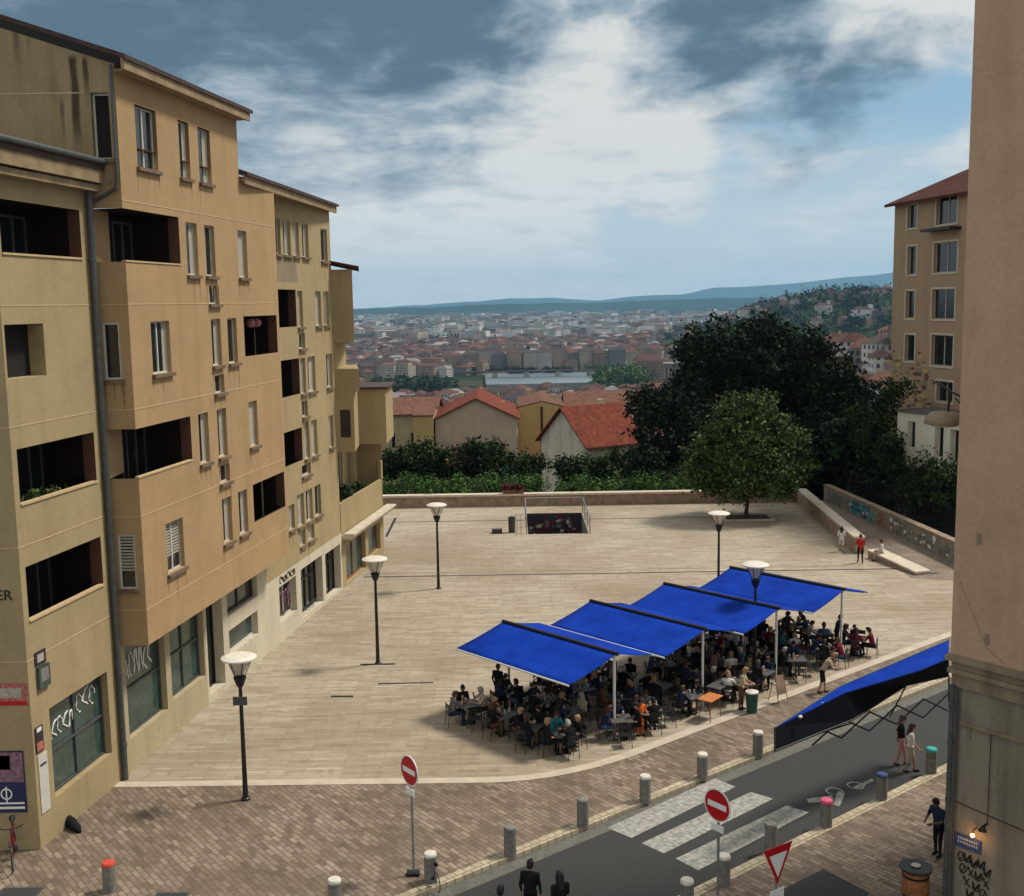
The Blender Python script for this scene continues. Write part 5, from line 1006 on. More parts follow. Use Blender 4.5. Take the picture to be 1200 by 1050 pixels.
for i, (a_, z_) in enumerate([(.35, 1.6), (.5, 1.62), (.68, 1.55), (.86, 1.6), (1.02, 1.45), (.4, 1.3), (.6, 1.28), (.8, 1.25), (1.0, 1.15), (.5, 1.0), (.75, .95), (.95, .85), (.6, .7), (.85, .6), (.7, .42), (.95, .4)]):
    k = rr2.choice([1, 2, 3]); pts = [FP(a_+.09*math.cos(q/12*2*PI*(1.1 if k > 1 else .8)+k), z_+.12*math.sin(q/12*2*PI*(2 if k == 3 else 1)+k*.4), -.05) for q in range(13)]; b.tube(pts, .016, 5)
    b.tube([FP(a_-.05, z_-.1, -.05), FP(a_+.06, z_+.1, -.05)], .012, 4)
b.build('graffiti', 'black_metal', cb)
t = empty('street_sign', tuple(FP(.5, 2.0, -.04)+Vector((10.5, 26.2, 0))), 0, 'blue enamel plate with white lettering under the lit lamp on the grey wall', 'sign'); PS = Plane((0, 0, 0), EV, -EU)
b = MB(); hx(b, PS, -.32, .34, -.14, .2, 0, .02); b.build('plate', 'paint_blue', t)
rotm = Matrix(((EV.x, 0, -EU.x, 0), (EV.y, 0, -EU.y, 0), (0, 1, 0, 0), (0, 0, 0, 1)))
for j, (sx_, z_) in enumerate(((.5, .1), (.4, .0))):
    b = MB()
    for i in range(9):
        x_ = -.26+i*.06; b.tube([PS(x_, z_-.03, .024), PS(x_+.02, z_+.035, .024), PS(x_+.035, z_-.03, .024)], .006, 4)
    b.build('lettering', 'sign_white', t)
t = empty('wall_lamp', tuple(FP(.72, 2.35, -.04)+Vector((10.5, 26.2, 0))), 0, 'small lit lamp glowing orange on the grey wall above the blue plate', 'wall lamp'); b = MB(); b.tube([PS(0, .15, 0), PS(0, .15, .18), PS(0, .06, .2)], .015, 6); b.build('bracket', 'black_metal', t)
m_, nt, bs = newmat('lit'); bs.inputs['Base Color'].default_value = (1, .5, .15, 1); bs.inputs['Emission Color'].default_value = (1, .42, .12, 1); bs.inputs['Emission Strength'].default_value = 18
b = MB(); b.lathe([(.01, .04), (.04, .02), (.05, -.02), (.03, -.05), (.01, -.06)], PS(0, .03, .2), 10); b.build('bulb', 'lit', t, smooth=True)
pl = bpy.data.lights.new('lamp_light', 'POINT'); pl.energy = 4; pl.color = (1, .5, .18); pl.shadow_soft_size = .05; lo = bpy.data.objects.new('lamp_light', pl); col.objects.link(lo); lo.parent = t; lo.location = PS(0, -.06, .28)

# ================================================================ APARTMENT HOUSE on the right, WHITE HOUSE below it
ah = empty('apartment_house', (31, 88, 4), 0, 'tall brown apartment house with red tiled roof and white framed windows at the right', 'apartment house'); a0 = Vector((30.1, 88, 0)); dd = Vector((.19, -1, 0)).normalized(); nn = Vector((-dd.y, dd.x, 0)); nn = nn if nn.x < 0 else -nn
def wq(x, y): d = Wv+Rv*((x-600)/FOC)-Uv*((y-525)/FOC); k = (a0.x*nn.x+a0.y*nn.y)/(d.x*nn.x+d.y*nn.y); p = Vector((d.x*k, d.y*k, EYE+d.z*k)); return (p-a0).dot(dd), p.z
LO = Vector((31, 88, 4)); AP = Plane(a0-LO, dd, nn); hs = []
spec = [(1064, 240, 268, 1075), (1064, 289, 322, 1074), (1062, 341, 373, 1072), (1061, 392, 423, 1072), (1098, 231, 264, 1122), (1095, 285, 320, 1122), (1093, 339, 374, 1119), (1092, 392, 428, 1117), (1098, 446, 470, 1117)]
for (xl, yt, yb, xr) in spec: s0, z1 = wq(xl, yt); _, z0 = wq(xl, yb); s1, _ = wq(xr, (yt+yb)/2); hs.append((s0, s1, z0, z1))
ztop = wq(1050, 238)[1]; b = MB(); wall_grid(b, AP, 0, 16, 0, ztop, hs, 0, .3); b.quad(AP(0, 0), AP(0, 0, -14), AP(0, ztop, -14), AP(0, ztop)); b.build('wall', 'wall_apt', ah)
rf = MB(); 
def rp_(x, p, z): return AP(x, z, p)
rf.add([rp_(-.55, .6, ztop-.1), rp_(17, .6, ztop-.1), rp_(17, -7, ztop+3.6), rp_(4.5, -7, ztop+3.6), rp_(-.55, -15, ztop-.1)], [(0, 1, 2, 3), (0, 3, 4)]); rf.quad(rp_(-.55, .6, ztop-.15), rp_(17, .6, ztop-.15), rp_(17, -.1, ztop-.15), rp_(-.55, -.1, ztop-.15)); rf.quad(rp_(-.55, .6, ztop-.3), rp_(17, .6, ztop-.3), rp_(17, .6, ztop-.1), rp_(-.55, .6, ztop-.1)); rf.build('roof', 'tile_dark', ah)
for (s0, s1, z0, z1) in hs:
    o = window(AP, s0, s1, z0, z1, ah, depth=.25, fr=.07, curtain=.0, mull=0 if s1-s0 < 1.4 else 1, framem='curtain', sill=False)
    b = MB(); hx(b, AP, s0-.12, s0, z0-.12, z1+.13, 0, .05); hx(b, AP, s1, s1+.12, z0-.12, z1+.13, 0, .05); hx(b, AP, s0, s1, z1, z1+.13, 0, .05); hx(b, AP, s0, s1, z0-.12, z0, 0, .06); b.build('surround', 'stone_cap', o)
b = MB(); hx(b, AP, 5.2, 9.0, 20.1, 20.3, 0, .9); b.build('balcony', 'black_metal', ah)
rb_ = MB(); rr3 = random.Random(4)
for i in range(160):
    s_ = rr3.uniform(-.2, 8); z_ = rr3.uniform(6, 11.2) ; r_ = rr3.uniform(.2, .5); k = 7; q_ = [AP(s_+r_*rr3.uniform(.6, 1.3)*math.cos(2*PI*j/k), z_+r_*.5*rr3.uniform(.5, 1)*math.sin(2*PI*j/k), .004+i*.0004) for j in range(k)]
    if any(h[0]-.4 < s_ < h[1]+.4 and h[2]-.5 < z_ < h[3]+.5 for h in hs): continue
    rb_.add(q_, [tuple(range(k))], i % 3)
rb_.build('bare_brickwork', ['h_ochre', 'tile_brown', 'wall_stone'], ah)
# white house with rounded roof in front
wh = empty('white_house', (29.5, 80, 4), 0, 'white plastered house with tall dark windows half hidden in ivy at the right', 'house'); LO = Vector((29.5, 80, 4)); WP = Plane(Vector((28.0, 80, 0))-LO, Vector((.45, -1, 0)).normalized(), Vector((-1, -.45, 0)).normalized())
b = MB(); ws = [(1.0, 1.75, 4.7, 6.6), (3.6, 4.4, 4.3, 6.5), (5.0, 5.8, 4.1, 6.4)]; wall_grid(b, WP, 0, 9, -1, 7.2, ws, 0, .2); b.quad(WP(0, -1), WP(0, -1, -7), WP(0, 7.2, -7), WP(0, 7.2)); b.build('wall', 'wall_white', wh)
for w_ in ws: window(WP, *w_, wh, sill=False, curtain=.4)
b = MB(); hx(b, WP, -.1, 9, 7.2, 7.35, -7, .12); b.build('roof', 'zinc_old', wh)
# big pendant street light fixed to the street side of the corner building
sp_ = c0+EU*.9-EV*1.05+Vector((0, 0, 12.35)); t = empty('wall_street_light', tuple(sp_), 0, 'grey domed street light on a curved arm beside the pink corner building', 'street light')
b = MB(); W1_ = EV*1.0; b.tube([W1_+Vector((0, 0, .3)), EV*.55+Vector((0, 0, .62)), EV*.2+Vector((0, 0, .75)), -EV*.25+Vector((0, 0, 1.0)), -EV*.3+Vector((0, 0, .95))], .03, 8); b.tube([W1_+Vector((0, 0, .0)), EV*.3+Vector((0, 0, .6))], .022, 6); b.tube([EV*.15+Vector((0, 0, .75)), EV*.1+Vector((0, 0, .2))], .03, 6); b.build('arm', 'black_metal', t)
b = MB(); b.lathe([(.05, .27), (.3, .24), (.44, .12), (.48, -.04), (.45, -.06)], seg=26); b.build('dome', 'wall_stone', t, smooth=True)
b = MB(); b.lathe([(.4, -.06), (.3, -.12), (.05, -.15)], seg=20); b.build('lens', 'lamp_glass', t, smooth=True)

# ================================================================ HOUSES BELOW THE SQUARE
def gable_house(name, x0, x1, y0, y1, zb, ze, zr, wall, roof, label, ridge='y', over=.5, wins=(), chim=None, cat='house'):
    o = Vector(((x0+x1)/2, (y0+y1)/2, zb)); t = empty(name, tuple(o), 0, label, cat); b = MB(); X_0, X_1, Y_0, Y_1 = x0-o.x, x1-o.x, y0-o.y, y1-o.y; e, r_ = ze-zb, zr-zb
    P = Plane((X_0, Y_0, 0), (1, 0, 0), (0, -1, 0)); wall_grid(b, P, 0, x1-x0, 0, e, list(wins), 0, .15)
    b.quad((X_1, Y_0, 0), (X_1, Y_1, 0), (X_1, Y_1, e), (X_1, Y_0, e)); b.quad((X_0, Y_0, 0), (X_0, Y_0, e), (X_0, Y_1, e), (X_0, Y_1, 0)); b.quad((X_0, Y_1, 0), (X_1, Y_1, 0), (X_1, Y_1, e), (X_0, Y_1, e))
    rf = MB(); th = .18
    if ridge == 'y':
        xm = 0; b.add([(X_0, Y_0, e), (X_1, Y_0, e), (xm, Y_0, r_)], [(0, 1, 2)]); k = (r_-e)/(X_1-xm)
        for s in (-1, 1):
            xe = s*(X_1+over); zz = e-k*over; rf.hexa([(0, Y_0-over, r_), (xe, Y_0-over, zz), (xe, Y_1+over, zz), (0, Y_1+over, r_), (0, Y_0-over, r_+th), (xe, Y_0-over, zz+th), (xe, Y_1+over, zz+th), (0, Y_1+over, r_+th)])
    else:
        b.add([(X_1, Y_0, e), (X_1, Y_1, e), (X_1, 0, r_)], [(0, 1, 2)]); b.add([(X_0, Y_0, e), (X_0, Y_1, e), (X_0, 0, r_)], [(0, 2, 1)]); k = (r_-e)/(Y_1)
        for s in (-1, 1):
            ye = s*(Y_1+over); zz = e-k*over; rf.hexa([(X_0-over, 0, r_), (X_1+over, 0, r_), (X_1+over, ye, zz), (X_0-over, ye, zz), (X_0-over, 0, r_+th), (X_1+over, 0, r_+th), (X_1+over, ye, zz+th), (X_0-over, ye, zz+th)])
    b.build('wall', wall, t); rfo = rf.build('roof', roof, t)
    for w_ in wins: window(P, *w_, t, depth=.12, sill=False, curtain=.3)
    for c_ in (chim or []):
        q = MB(); q.box((c_[0]-.4, c_[1]-.3, c_[2]), (c_[0]+.4, c_[1]+.3, c_[2]+1.6)); q.build('chimney', 'h_cream', rfo)
    return t
gable_house('gable_house', -9.7, .7, 140, 156, -14, .9, 3.4, 'h_pink', 'tile_red', 'pale pink house with a red gable roof facing the square', 'y', .4, [(1.0, 1.5, 9.6, 10.6), (8.7, 9.3, 9.2, 10.4)], [(3.2, 3, 14.5), (-2.5, 6, 15.5)])
t = gable_house('gable_house', .9, 7.3, 150, 166, -14, 1.2, 2.0, 'h_ochre', 'tile_brown', 'tall ochre house wall right of the pink gable', 'y', .0, [(4.6, 5.2, 12, 13.4)], [(2, 3, 14.5), (-1.5, 7, 15)])
b = MB(); b.box((-.15, -8.1, 0), (.15, -8.0, 15.4)); b.build('downpipe', 'tile_dark', t)
def rot_house(t, rz): t.rotation_euler = (0, 0, rz)
t = gable_house('gable_house', 5.0, 12.6, 117.5, 126.0, -14, .4, 4.0, 'h_white', 'tile_red', 'weathered white house with a big red tiled roof left of the dark trees', 'x', .5, [(1.2, 2.0, 9.5, 11.3), (4.6, 5.4, 9.5, 11.3), (6.8, 7.6, 9.5, 11.3)], [(2, 1, 17)]); rot_house(t, R(33))
gable_house('gable_house', -17.5, -10.2, 146, 158, -14, 1.0, 2.6, 'h_cream', 'tile_brown', 'cream house with windows and brown roof left of the pink gable', 'x', .5, [(1.3, 2.1, 10.5, 12.6), (3.9, 4.7, 10.5, 12.6), (1.3, 2.1, 6, 8)], [(1, 1, 15)])
gable_house('gable_house', -12.4, -9.9, 139, 150, -14, 1.4, 2.0, 'h_ochre', 'tile_brown', 'narrow ochre house between the cream house and the pink gable', 'x', .1)
gable_house('gable_house', 2.2, 4.9, 124, 132, -14, -3.6, -2.4, 'tile_red', 'tile_red', 'small red brick house between ochre wall and white house', 'x', .2)
gable_house('gable_house', -32, -18.6, 150, 164, -16, -1, 2.2, 'h_cream', 'tile_brown', 'brown roofed house at the far left behind the low wing', 'x', .5)
gable_house('gable_house', 8, 17.5, 158, 170, -16, .0, 2.1, 'h_white', 'tile_brown', 'long white house with brown roof behind the big red roof', 'x', .4, [(1+i*1.8, 1.8+i*1.8, 13, 14.8) for i in range(5)])
# ================================================================ CITY
rc = np.random.default_rng(11)
def inriver(x, y):
    c = False; n = len(RIV)
    for i in range(n):
        (x0, y0), (x1, y1) = RIV[i], RIV[(i+1) % n]
        if (y0 > y) != (y1 > y) and x < (x1-x0)*(y-y0)/(y1-y0)+x0: c = not c
    return c
def near_river(x, y, m=26): return any(inriver(x+a, y+b_) for a, b_ in ((0, 0), (m, 0), (-m, 0), (0, m*1.1), (0, -m), (0, -2.0*m)))
def house_geo(b, x, y, z, w, d, h, a, wi, ri, hip=.35, rh=3.0, deep=6):
    ca, sa = math.cos(a), math.sin(a)
    def p(u, v, q): return (x+u*ca-v*sa, y+u*sa+v*ca, z+q)
    B = [p(-w/2, -d/2, -deep), p(w/2, -d/2, -deep), p(w/2, d/2, -deep), p(-w/2, d/2, -deep), p(-w/2, -d/2, h), p(w/2, -d/2, h), p(w/2, d/2, h), p(-w/2, d/2, h)]
    b.add(B, [(0, 1, 5, 4), (1, 2, 6, 5), (2, 3, 7, 6), (3, 0, 4, 7)], wi)
    if rh <= .2: b.add([p(-w/2, -d/2, h), p(w/2, -d/2, h), p(w/2, d/2, h), p(-w/2, d/2, h)], [(0, 1, 2, 3)], ri); return
    o = .4; e = [p(-w/2-o, -d/2-o, h-.1), p(w/2+o, -d/2-o, h-.1), p(w/2+o, d/2+o, h-.1), p(-w/2-o, d/2+o, h-.1)]
    if w >= d: r_ = [p(-w/2+d*hip, 0, h+rh), p(w/2-d*hip, 0, h+rh)]; fs = [(0, 1, 5, 4), (2, 3, 4, 5), (1, 2, 5), (3, 0, 4)]
    else: r_ = [p(0, -d/2+w*hip, h+rh), p(0, d/2-w*hip, h+rh)]; fs = [(0, 1, 4), (1, 2, 5, 4), (2, 3, 5), (3, 0, 4, 5)]
    b.add(e+r_, fs, ri)
cands = []
def allowed(x, y):
    if near_river(x, y): return False
    if ((x+140)/75)**2+((y-1130)/70)**2 < 1: return False
    if ((x-118)/40)**2+((y-1190)/90)**2 < 1: return False
    if -75 < x < 175 and 1130 < y < 1250: return False
    return True
def scatter(y0, y1, pitch, sp, ang, margin=1.25):
    y = y0
    while y < y1:
        xr = y*.235*margin+20; x = -xr*1.0+0
        while x < y*.36*1.1+30:
            xx, yy = x+rc.uniform(-.25, .25)*pitch, y+rc.uniform(-.25, .25)*pitch
            if allowed(xx, yy) and not (yy < 420 and xx > 22) and rc.random() < sp: cands.append((xx, yy, pitch))
            x += pitch
        y += pitch
scatter(205, 420, 15, .9, 0); scatter(420, 1200, 19, .93, 0); scatter(1450, 2500, 26, .93, 0); scatter(2500, 5000, 48, .8, 0); scatter(5000, 9500, 120, .75, 0, 1.1)
walls_ = ['city_wall_%d' % i for i in range(5)]; roofs_ = ['city_roof_%d' % i for i in range(6)]; allm = walls_+roofs_+['far_white']
cx_ = np.array([c[0] for c in cands]); cy_ = np.array([c[1] for c in cands]); cz_ = T(cx_, cy_); geo = []
for (x, y, pt_), z in zip(cands, cz_):
    hill = z > -70 and y > 1300
    if hill and rc.random() < .72: continue
    if y < 2500: w, d, h = rc.uniform(.5, 1.25)*pt_*.95, rc.uniform(.4, .85)*pt_, rc.choice([8, 11, 13, 15, 17, 20])*(.8 if y < 600 else .75 if 800 < y <= 960 else .55 if 960 < y < 1200 else 1)
    elif y < 5000: w, d, h = rc.uniform(.4, 1.3)*pt_, rc.uniform(.3, .6)*pt_, rc.choice([10, 14, 18, 22, 30])
    else: w, d, h = rc.uniform(.3, 1.1)*pt_, rc.uniform(.3, .5)*pt_, rc.choice([8, 12, 18, 30])
    if hill: w, d, h = w*.6, d*.6, 9
    a = (R(12) if (int(x//160)+int(y//200)) % 2 else R(-24))+rc.normal(0, .16)+(PI/2 if rc.random() < .4 else 0)
    if y > 2500: wi, ri, rh = rc.choice([0, 1, 3, 3, 4, 11], p=[.15, .2, .2, .15, .15, .15]), 5+rc.choice([0, 2, 3, 4, 5, 4]), rc.choice([0, 2.5, 0])
    else: wi, ri, rh = rc.choice(5), 5+rc.choice([0, 1, 2, 3, 4, 5], p=[.32, .24, .16, .12, .08, .08]), rc.choice([2.6, 3.4, 4.0])
    geo.append((x, y, float(z), float(w), float(d), float(h), float(a), int(wi), int(ri), float(rh)))
geo.sort(key=lambda g: g[1]); vis = [g for g in geo if -.2 < g[0]/g[1] < .32]; ind = set(id(g) for g in vis[:290])
# individual houses (nearest to the square)
ci = 0; RN = ['terracotta', 'dark red', 'orange brown', 'grey brown', 'pale grey', 'slate grey']; WN = ['sand', 'cream', 'ochre', 'white', 'grey']
rest = MB()
for g in geo:
    if id(g) in ind:
        b = MB(); x, y, z, w, d, h, a, wi, ri, rh = g; house_geo(b, 0, 0, 0, w, d, h, a, 0, 1, .35, rh)
        q = rr.uniform(-.25, .25)
        b.box((q*w-.5, -.4, h), (q*w+.5, .4, h+rh+1.0), 2); o = b.build('town_house', [walls_[wi], roofs_[ri-5], 'h_cream'], None, (x, y, z))
        lr = 'left' if x/y < -.06 else 'right' if x/y > .06 else 'middle'; dep = 'slope' if y < 420 else 'old town'
        tag(o, '%s walled town house with %s roof in the %s, %s of the view' % (WN[wi], RN[ri-5], dep, lr), 'town house', '%s and %s town houses, %s %s' % (WN[wi], RN[ri-5], dep, lr))
    else: house_geo(rest, *g[:7], g[7], g[8], .35, g[9], 4)
b = rest; o = b.build('distant_city', allm); tag(o, 'distant city of brown and grey roofs spreading to the horizon', 'city', None, 'stuff')
# riverside rows of tall facades, each building a thing
k = 0
for i in range(14):
    t_ = i/13; x = -75+t_*260; y = 1505+18*math.sin(i)+t_*40; w = rc.uniform(17, 23); h = rc.uniform(23, 30); b = MB(); wi = [0, 2, 1, 4, 0, 1, 3, 0, 4, 1, 2, 4, 1, 0][i]
    house_geo(b, 0, 0, 0, w, 16, h, R(8), 0, 1, .3, 4, 2); o = b.build('riverside_building', [walls_[wi], roofs_[[0, 3, 1, 5][i % 4]]], None, (x, y, -80)); tag(o, '%s tall riverside building, %s from the left in the row behind the river' % (WN[wi], (ordn+['eleventh', 'twelfth', 'thirteenth', 'fourteenth'])[i]), 'building', 'tall buildings along the far river bank')
b = MB(); house_geo(b, 0, 0, 0, 30, 22, 30, R(4), 0, 1, .3, 8, 2); o = b.build('riverside_mansion', [walls_[2], roofs_[0]], None, (150, 1215, -80)); tag(o, 'brick red and cream mansion with a tall red roof right of the river', 'building')
t = empty('courthouse', (190, 1240, -80), R(-6), 'long grey courthouse with a row of tall columns right of the red mansion', 'building'); b = MB(); b.box((-26, 0, 0), (26, 22, 22)); b.box((-27, -4, 20.5), (27, -.01, 24)); b.box((-30, -4.5, 0), (-24, -.02, 27)); b.box((24.1, -4.5, 0), (30, -.02, 27)); b.build('wall', 'city_wall_4', t)
for i in range(12): b = MB(); b.tube([(-22+i*4, -3, 0), (-22+i*4, -3, 20.4)], 1.0, 8); b.build('column', 'h_cream', t)
b = MB(); b.box((-27, -4.2, 24.01), (27, 22.2, 25)); b.build('roof', 'city_roof_4', t)
# bridges and quays
t = empty('bridge', (40, 1400, -78), R(4), 'long low bridge crossing the river behind the wide water', 'bridge'); b = MB(); b.box((-110, -5, 6), (110, 5, 7.6)); b.build('deck', 'roof_dark', t)
for x in (-60, -20, 20, 60): b = MB(); b.box((x-3, -5.5, -1), (x+3, 5.5, 5.99)); b.build('pier', 'quay', t)
b = MB()
for i in range(len(RIV)):
    (x0, y0), (x1, y1) = RIV[i], RIV[(i+1) % len(RIV)]; b.quad((x0, y0, -80.5), (x1, y1, -80.5), (x1, y1, -75.5), (x0, y0, -75.5))
struct(b.build('quay_walls', 'quay'))
# hilltop mansions
for i, (px, d_, w, h, lab) in enumerate([(1012, 1500, 30, 15, 'white villa on the wooded hilltop, biggest there'), (1030, 1480, 16, 12, 'grey villa beside the white hilltop villa'), (965, 1600, 22, 14, 'pale villa lower on the wooded hill'), (955, 1500, 16, 18, 'small grey tower house on the wooded slope'), (880, 1800, 40, 16, 'long pale building far on the ridge')]):
    x = d_*(px-600)/FOC; z = float(T(x, d_)); b = MB(); house_geo(b, 0, 0, 0, w, 12, h, R(10), 0, 1, .3, 4, 6); b.box((w*.2, -3, h), (w*.2+5, 3, h+7), 0); o = b.build('hill_villa', [['far_white', 'city_wall_4', 'city_wall_3', 'city_wall_1', 'city_wall_3'][i], 'city_roof_1'], None, (x, d_, z)); tag(o, lab, 'villa')
# slope houses behind the dark trees at right
for i, (px, d_, zt_, w, h, wl, rf_, lab) in enumerate([(985, 520, -14, 26, 10, 'city_wall_1', 'city_roof_2', 'wide house with pinkish red roof behind the dark trees'), (1008, 560, -8, 18, 9, 'city_wall_3', 'city_roof_0', 'red roofed house up the slope right of the wide one'), (1035, 480, -4, 16, 12, 'city_wall_2', 'city_roof_2', 'orange walled house near the apartment house'), (1030, 420, -22, 14, 12, 'city_wall_3', 'city_roof_4', 'white house low behind the tree line at right'), (1012, 380, -24, 12, 10, 'city_wall_1', 'tile_red', 'small red roofed house between the tree and apartment house'), (1040, 380, -18, 12, 14, 'city_wall_4', 'city_roof_3', 'grey house just left of the apartment house'), (960, 600, -14, 20, 8, 'city_wall_1', 'city_roof_1', 'low cream house at the foot of the wooded hill')]):
    x = d_*(px-600)/FOC; zt_ = float(T(x, d_)); b = MB(); house_geo(b, 0, 0, 0, w, 10, h*.85, R(-12+i*6), 0, 1, .3, 3.2, 5); o = b.build('slope_house', [wl, rf_], None, (x, d_, zt_)); tag(o, lab, 'house')

# ================================================================ TREES
def leaves(blobs, n, size, mats, seed=0, drop=.0, hollow=.45):
    r_ = np.random.default_rng(seed); W_ = np.array([b_[3]*b_[4]*b_[5] for b_ in blobs])**(2/3); W_ = W_/W_.sum(); idx = r_.choice(len(blobs), n, p=W_); B = np.array(blobs)[idx]
    d = r_.normal(size=(n, 3)); d /= np.linalg.norm(d, axis=1)[:, None]; rad = (hollow+(1-hollow)*r_.random(n)**.6)*(1+.16*np.sin(d[:, 0]*7+idx)+.12*np.sin(d[:, 2]*9+idx*2)+r_.normal(0, .05, n)); c = B[:, :3]+d*rad[:, None]*B[:, 3:6]
    # clumps: pull each leaf towards one of many twig centres
    nc = max(30, n//26); tc = c[r_.choice(n, nc)]; cl = r_.integers(0, nc, n) 
    near = c.copy(); sel = r_.random(n) < .75; near[sel] = tc[cl[sel]]+r_.normal(0, size*1.7, (sel.sum(), 3)); c = near
    nr = r_.normal(size=(n, 3)); nr[:, 2] += .6; nr /= np.linalg.norm(nr, axis=1)[:, None]; a = np.cross(nr, r_.normal(size=(n, 3))); a /= np.linalg.norm(a, axis=1)[:, None]; b_ = np.cross(nr, a); s = size*(.5+r_.random(n))[:, None]
    V = np.stack([c-a*s, c-b_*s*.55+nr*s*.1, c+a*s, c+b_*s*.55+nr*s*.1], 1).reshape(-1, 3); me = bpy.data.meshes.new('crown'); me.vertices.add(n*4); me.vertices.foreach_set('co', V.ravel()); me.loops.add(n*4); me.loops.foreach_set('vertex_index', np.arange(n*4)); me.polygons.add(n); me.polygons.foreach_set('loop_start', np.arange(n)*4); me.polygons.foreach_set('loop_total', np.full(n, 4))
    for mm in mats: me.materials.append(M[mm])
    mi = np.clip(((cl*7919) % 100)/100*len(mats), 0, len(mats)-1).astype(int); me.polygons.foreach_set('material_index', mi); me.update(calc_edges=True); return me
def trunk(b, base_, top, r0, limbs, seed):
    r_ = random.Random(seed); base_ = Vector(base_); top = Vector(top); pts = [base_.lerp(top, k/5)+Vector((r_.uniform(-.12, .12), r_.uniform(-.12, .12), 0))*(k > 0) for k in range(6)]; b.tube(pts, [r0*(1-.13*k) for k in range(6)], 9)
    for l in limbs:
        l = Vector(l); s = base_.lerp(top, r_.uniform(.55, 1)); m_ = s.lerp(l, .5)+Vector((0, 0, -.08*(l-s).length)); b.tube([s, m_, l], [r0*.45, r0*.28, r0*.08], 6)
        for k in range(3): e = l+Vector((r_.uniform(-1, 1), r_.uniform(-1, 1), r_.uniform(0, 1)))*(l-s).length*.35; b.tube([m_.lerp(l, .6), e], [r0*.16, r0*.04], 5)
def tree(name, x, y, z, blobs, n, size, mats, label, seed, tr=.3, group=None, cat='tree'):
    t = empty(name, (x, y, z), 0, label, cat, group); me = leaves(blobs, n, size, mats, seed); o = bpy.data.objects.new('crown', me); col.objects.link(o); o.parent = t
    b = MB(); zc = min(b_[2]-b_[5]*.4 for b_ in blobs); trunk(b, (0, 0, -.3), (0, 0, max(1.0, zc+1.0)), tr, [b_[:3] for b_ in blobs[:9]], seed); b.build('trunk', 'bark', t); return t
# the tree on the square
sq = [(-3.3, -.4, 3.6, 1.5, 1.5, 1.4), (3.4, .3, 3.9, 1.4, 1.5, 1.4), (-2.6, .3, 5.2, 1.5, 1.5, 1.3), (2.7, -.2, 5.5, 1.6, 1.5, 1.3), (0, 0, 3.3, 3.6, 3.4, 1.9), (-1.9, .3, 3.6, 2.0, 2.0, 1.5), (2.0, -.3, 3.5, 2.0, 2.0, 1.7), (0, .2, 5.2, 2.9, 2.8, 2.0), (-1.2, -.6, 6.3, 1.7, 1.6, 1.4), (1.1, .4, 6.4, 1.9, 1.7, 1.5), (-.5, 0, 7.6, 1.9, 1.8, 1.4), (.9, .3, 7.9, 1.5, 1.3, 1.2), (-2.8, 0, 2.9, 1.2, 1.3, 1.1), (2.9, .2, 3.0, 1.1, 1.3, 1.2), (-.8, -1.6, 4.6, 1.8, 1.4, 1.4), (1.2, -1.6, 3.4, 1.9, 1.3, 1.4)]
tree('round_tree', 16.63, 77.6, .006, sq, 46000, .13, ['leaf_a', 'leaf_c', 'leaf_c', 'leaf_b'], 'conical olive green tree standing alone in the back right corner of the square', 3, .17)
t = empty('tree_pit', (16.63, 77.6, .006), 0, 'dark square planting pit with a pale border at the foot of the square tree', 'tree pit'); b = MB(); b.box((-1.6, -1.0, 0), (1.6, 1.0, .03)); b.build('soil', 'soil', t)
b = MB(); b.box((-1.75, -1.15, 0), (1.75, -1.0, .12)); b.box((-1.75, 1.0, 0), (1.75, 1.15, .12)); b.box((-1.75, -1.0, 0), (-1.6, 1.0, .12)); b.box((1.6, -1.0, 0), (1.75, 1.0, .12)); b.build('border', 'stone_band', t)
# the dark mass of big trees behind
def pxtree(px, py, rpx, D, label, seed, mats, n=9000, size=.2, asp=1.0, zb=None):
    d = Wv+Rv*((px-600)/FOC)-Uv*((py-525)/FOC); t_ = D/d.y; x, zc = d.x*t_, EYE+d.z*t_; r_ = rpx*D/FOC; gz = float(T(x, D)) if zb is None else zb; rnd = random.Random(seed); H_ = zc-gz
    bl = [(0, 0, H_, r_*.8, r_*.8, r_*asp*.8)]
    for k in range(9): a_ = rnd.uniform(0, 2*PI); q = rnd.uniform(.45, .75)*r_; bl.append((q*math.cos(a_), q*math.sin(a_), H_+rnd.uniform(-.65, .6)*r_*asp, r_*rnd.uniform(.28, .45), r_*rnd.uniform(.28, .45), r_*rnd.uniform(.22, .4)))
    return tree('broadleaf_tree', x, D, gz, bl, n, size, mats, label, seed, .35, 'big dark trees behind the square')
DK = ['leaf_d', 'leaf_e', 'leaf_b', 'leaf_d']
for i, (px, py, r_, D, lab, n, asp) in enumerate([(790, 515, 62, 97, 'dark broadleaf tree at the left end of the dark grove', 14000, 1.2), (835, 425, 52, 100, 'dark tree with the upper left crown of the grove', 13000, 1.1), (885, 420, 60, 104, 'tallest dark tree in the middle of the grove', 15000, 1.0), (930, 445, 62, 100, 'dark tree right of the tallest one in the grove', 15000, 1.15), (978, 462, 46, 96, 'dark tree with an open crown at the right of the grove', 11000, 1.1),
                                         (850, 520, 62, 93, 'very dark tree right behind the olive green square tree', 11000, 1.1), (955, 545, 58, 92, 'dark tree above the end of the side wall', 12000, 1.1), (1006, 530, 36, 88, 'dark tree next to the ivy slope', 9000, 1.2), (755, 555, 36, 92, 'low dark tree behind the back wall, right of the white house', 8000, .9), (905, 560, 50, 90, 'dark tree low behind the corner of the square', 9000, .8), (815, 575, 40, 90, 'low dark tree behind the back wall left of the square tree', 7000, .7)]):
    pxtree(px, py, r_, D, lab, 40+i, DK, n, .2, asp)
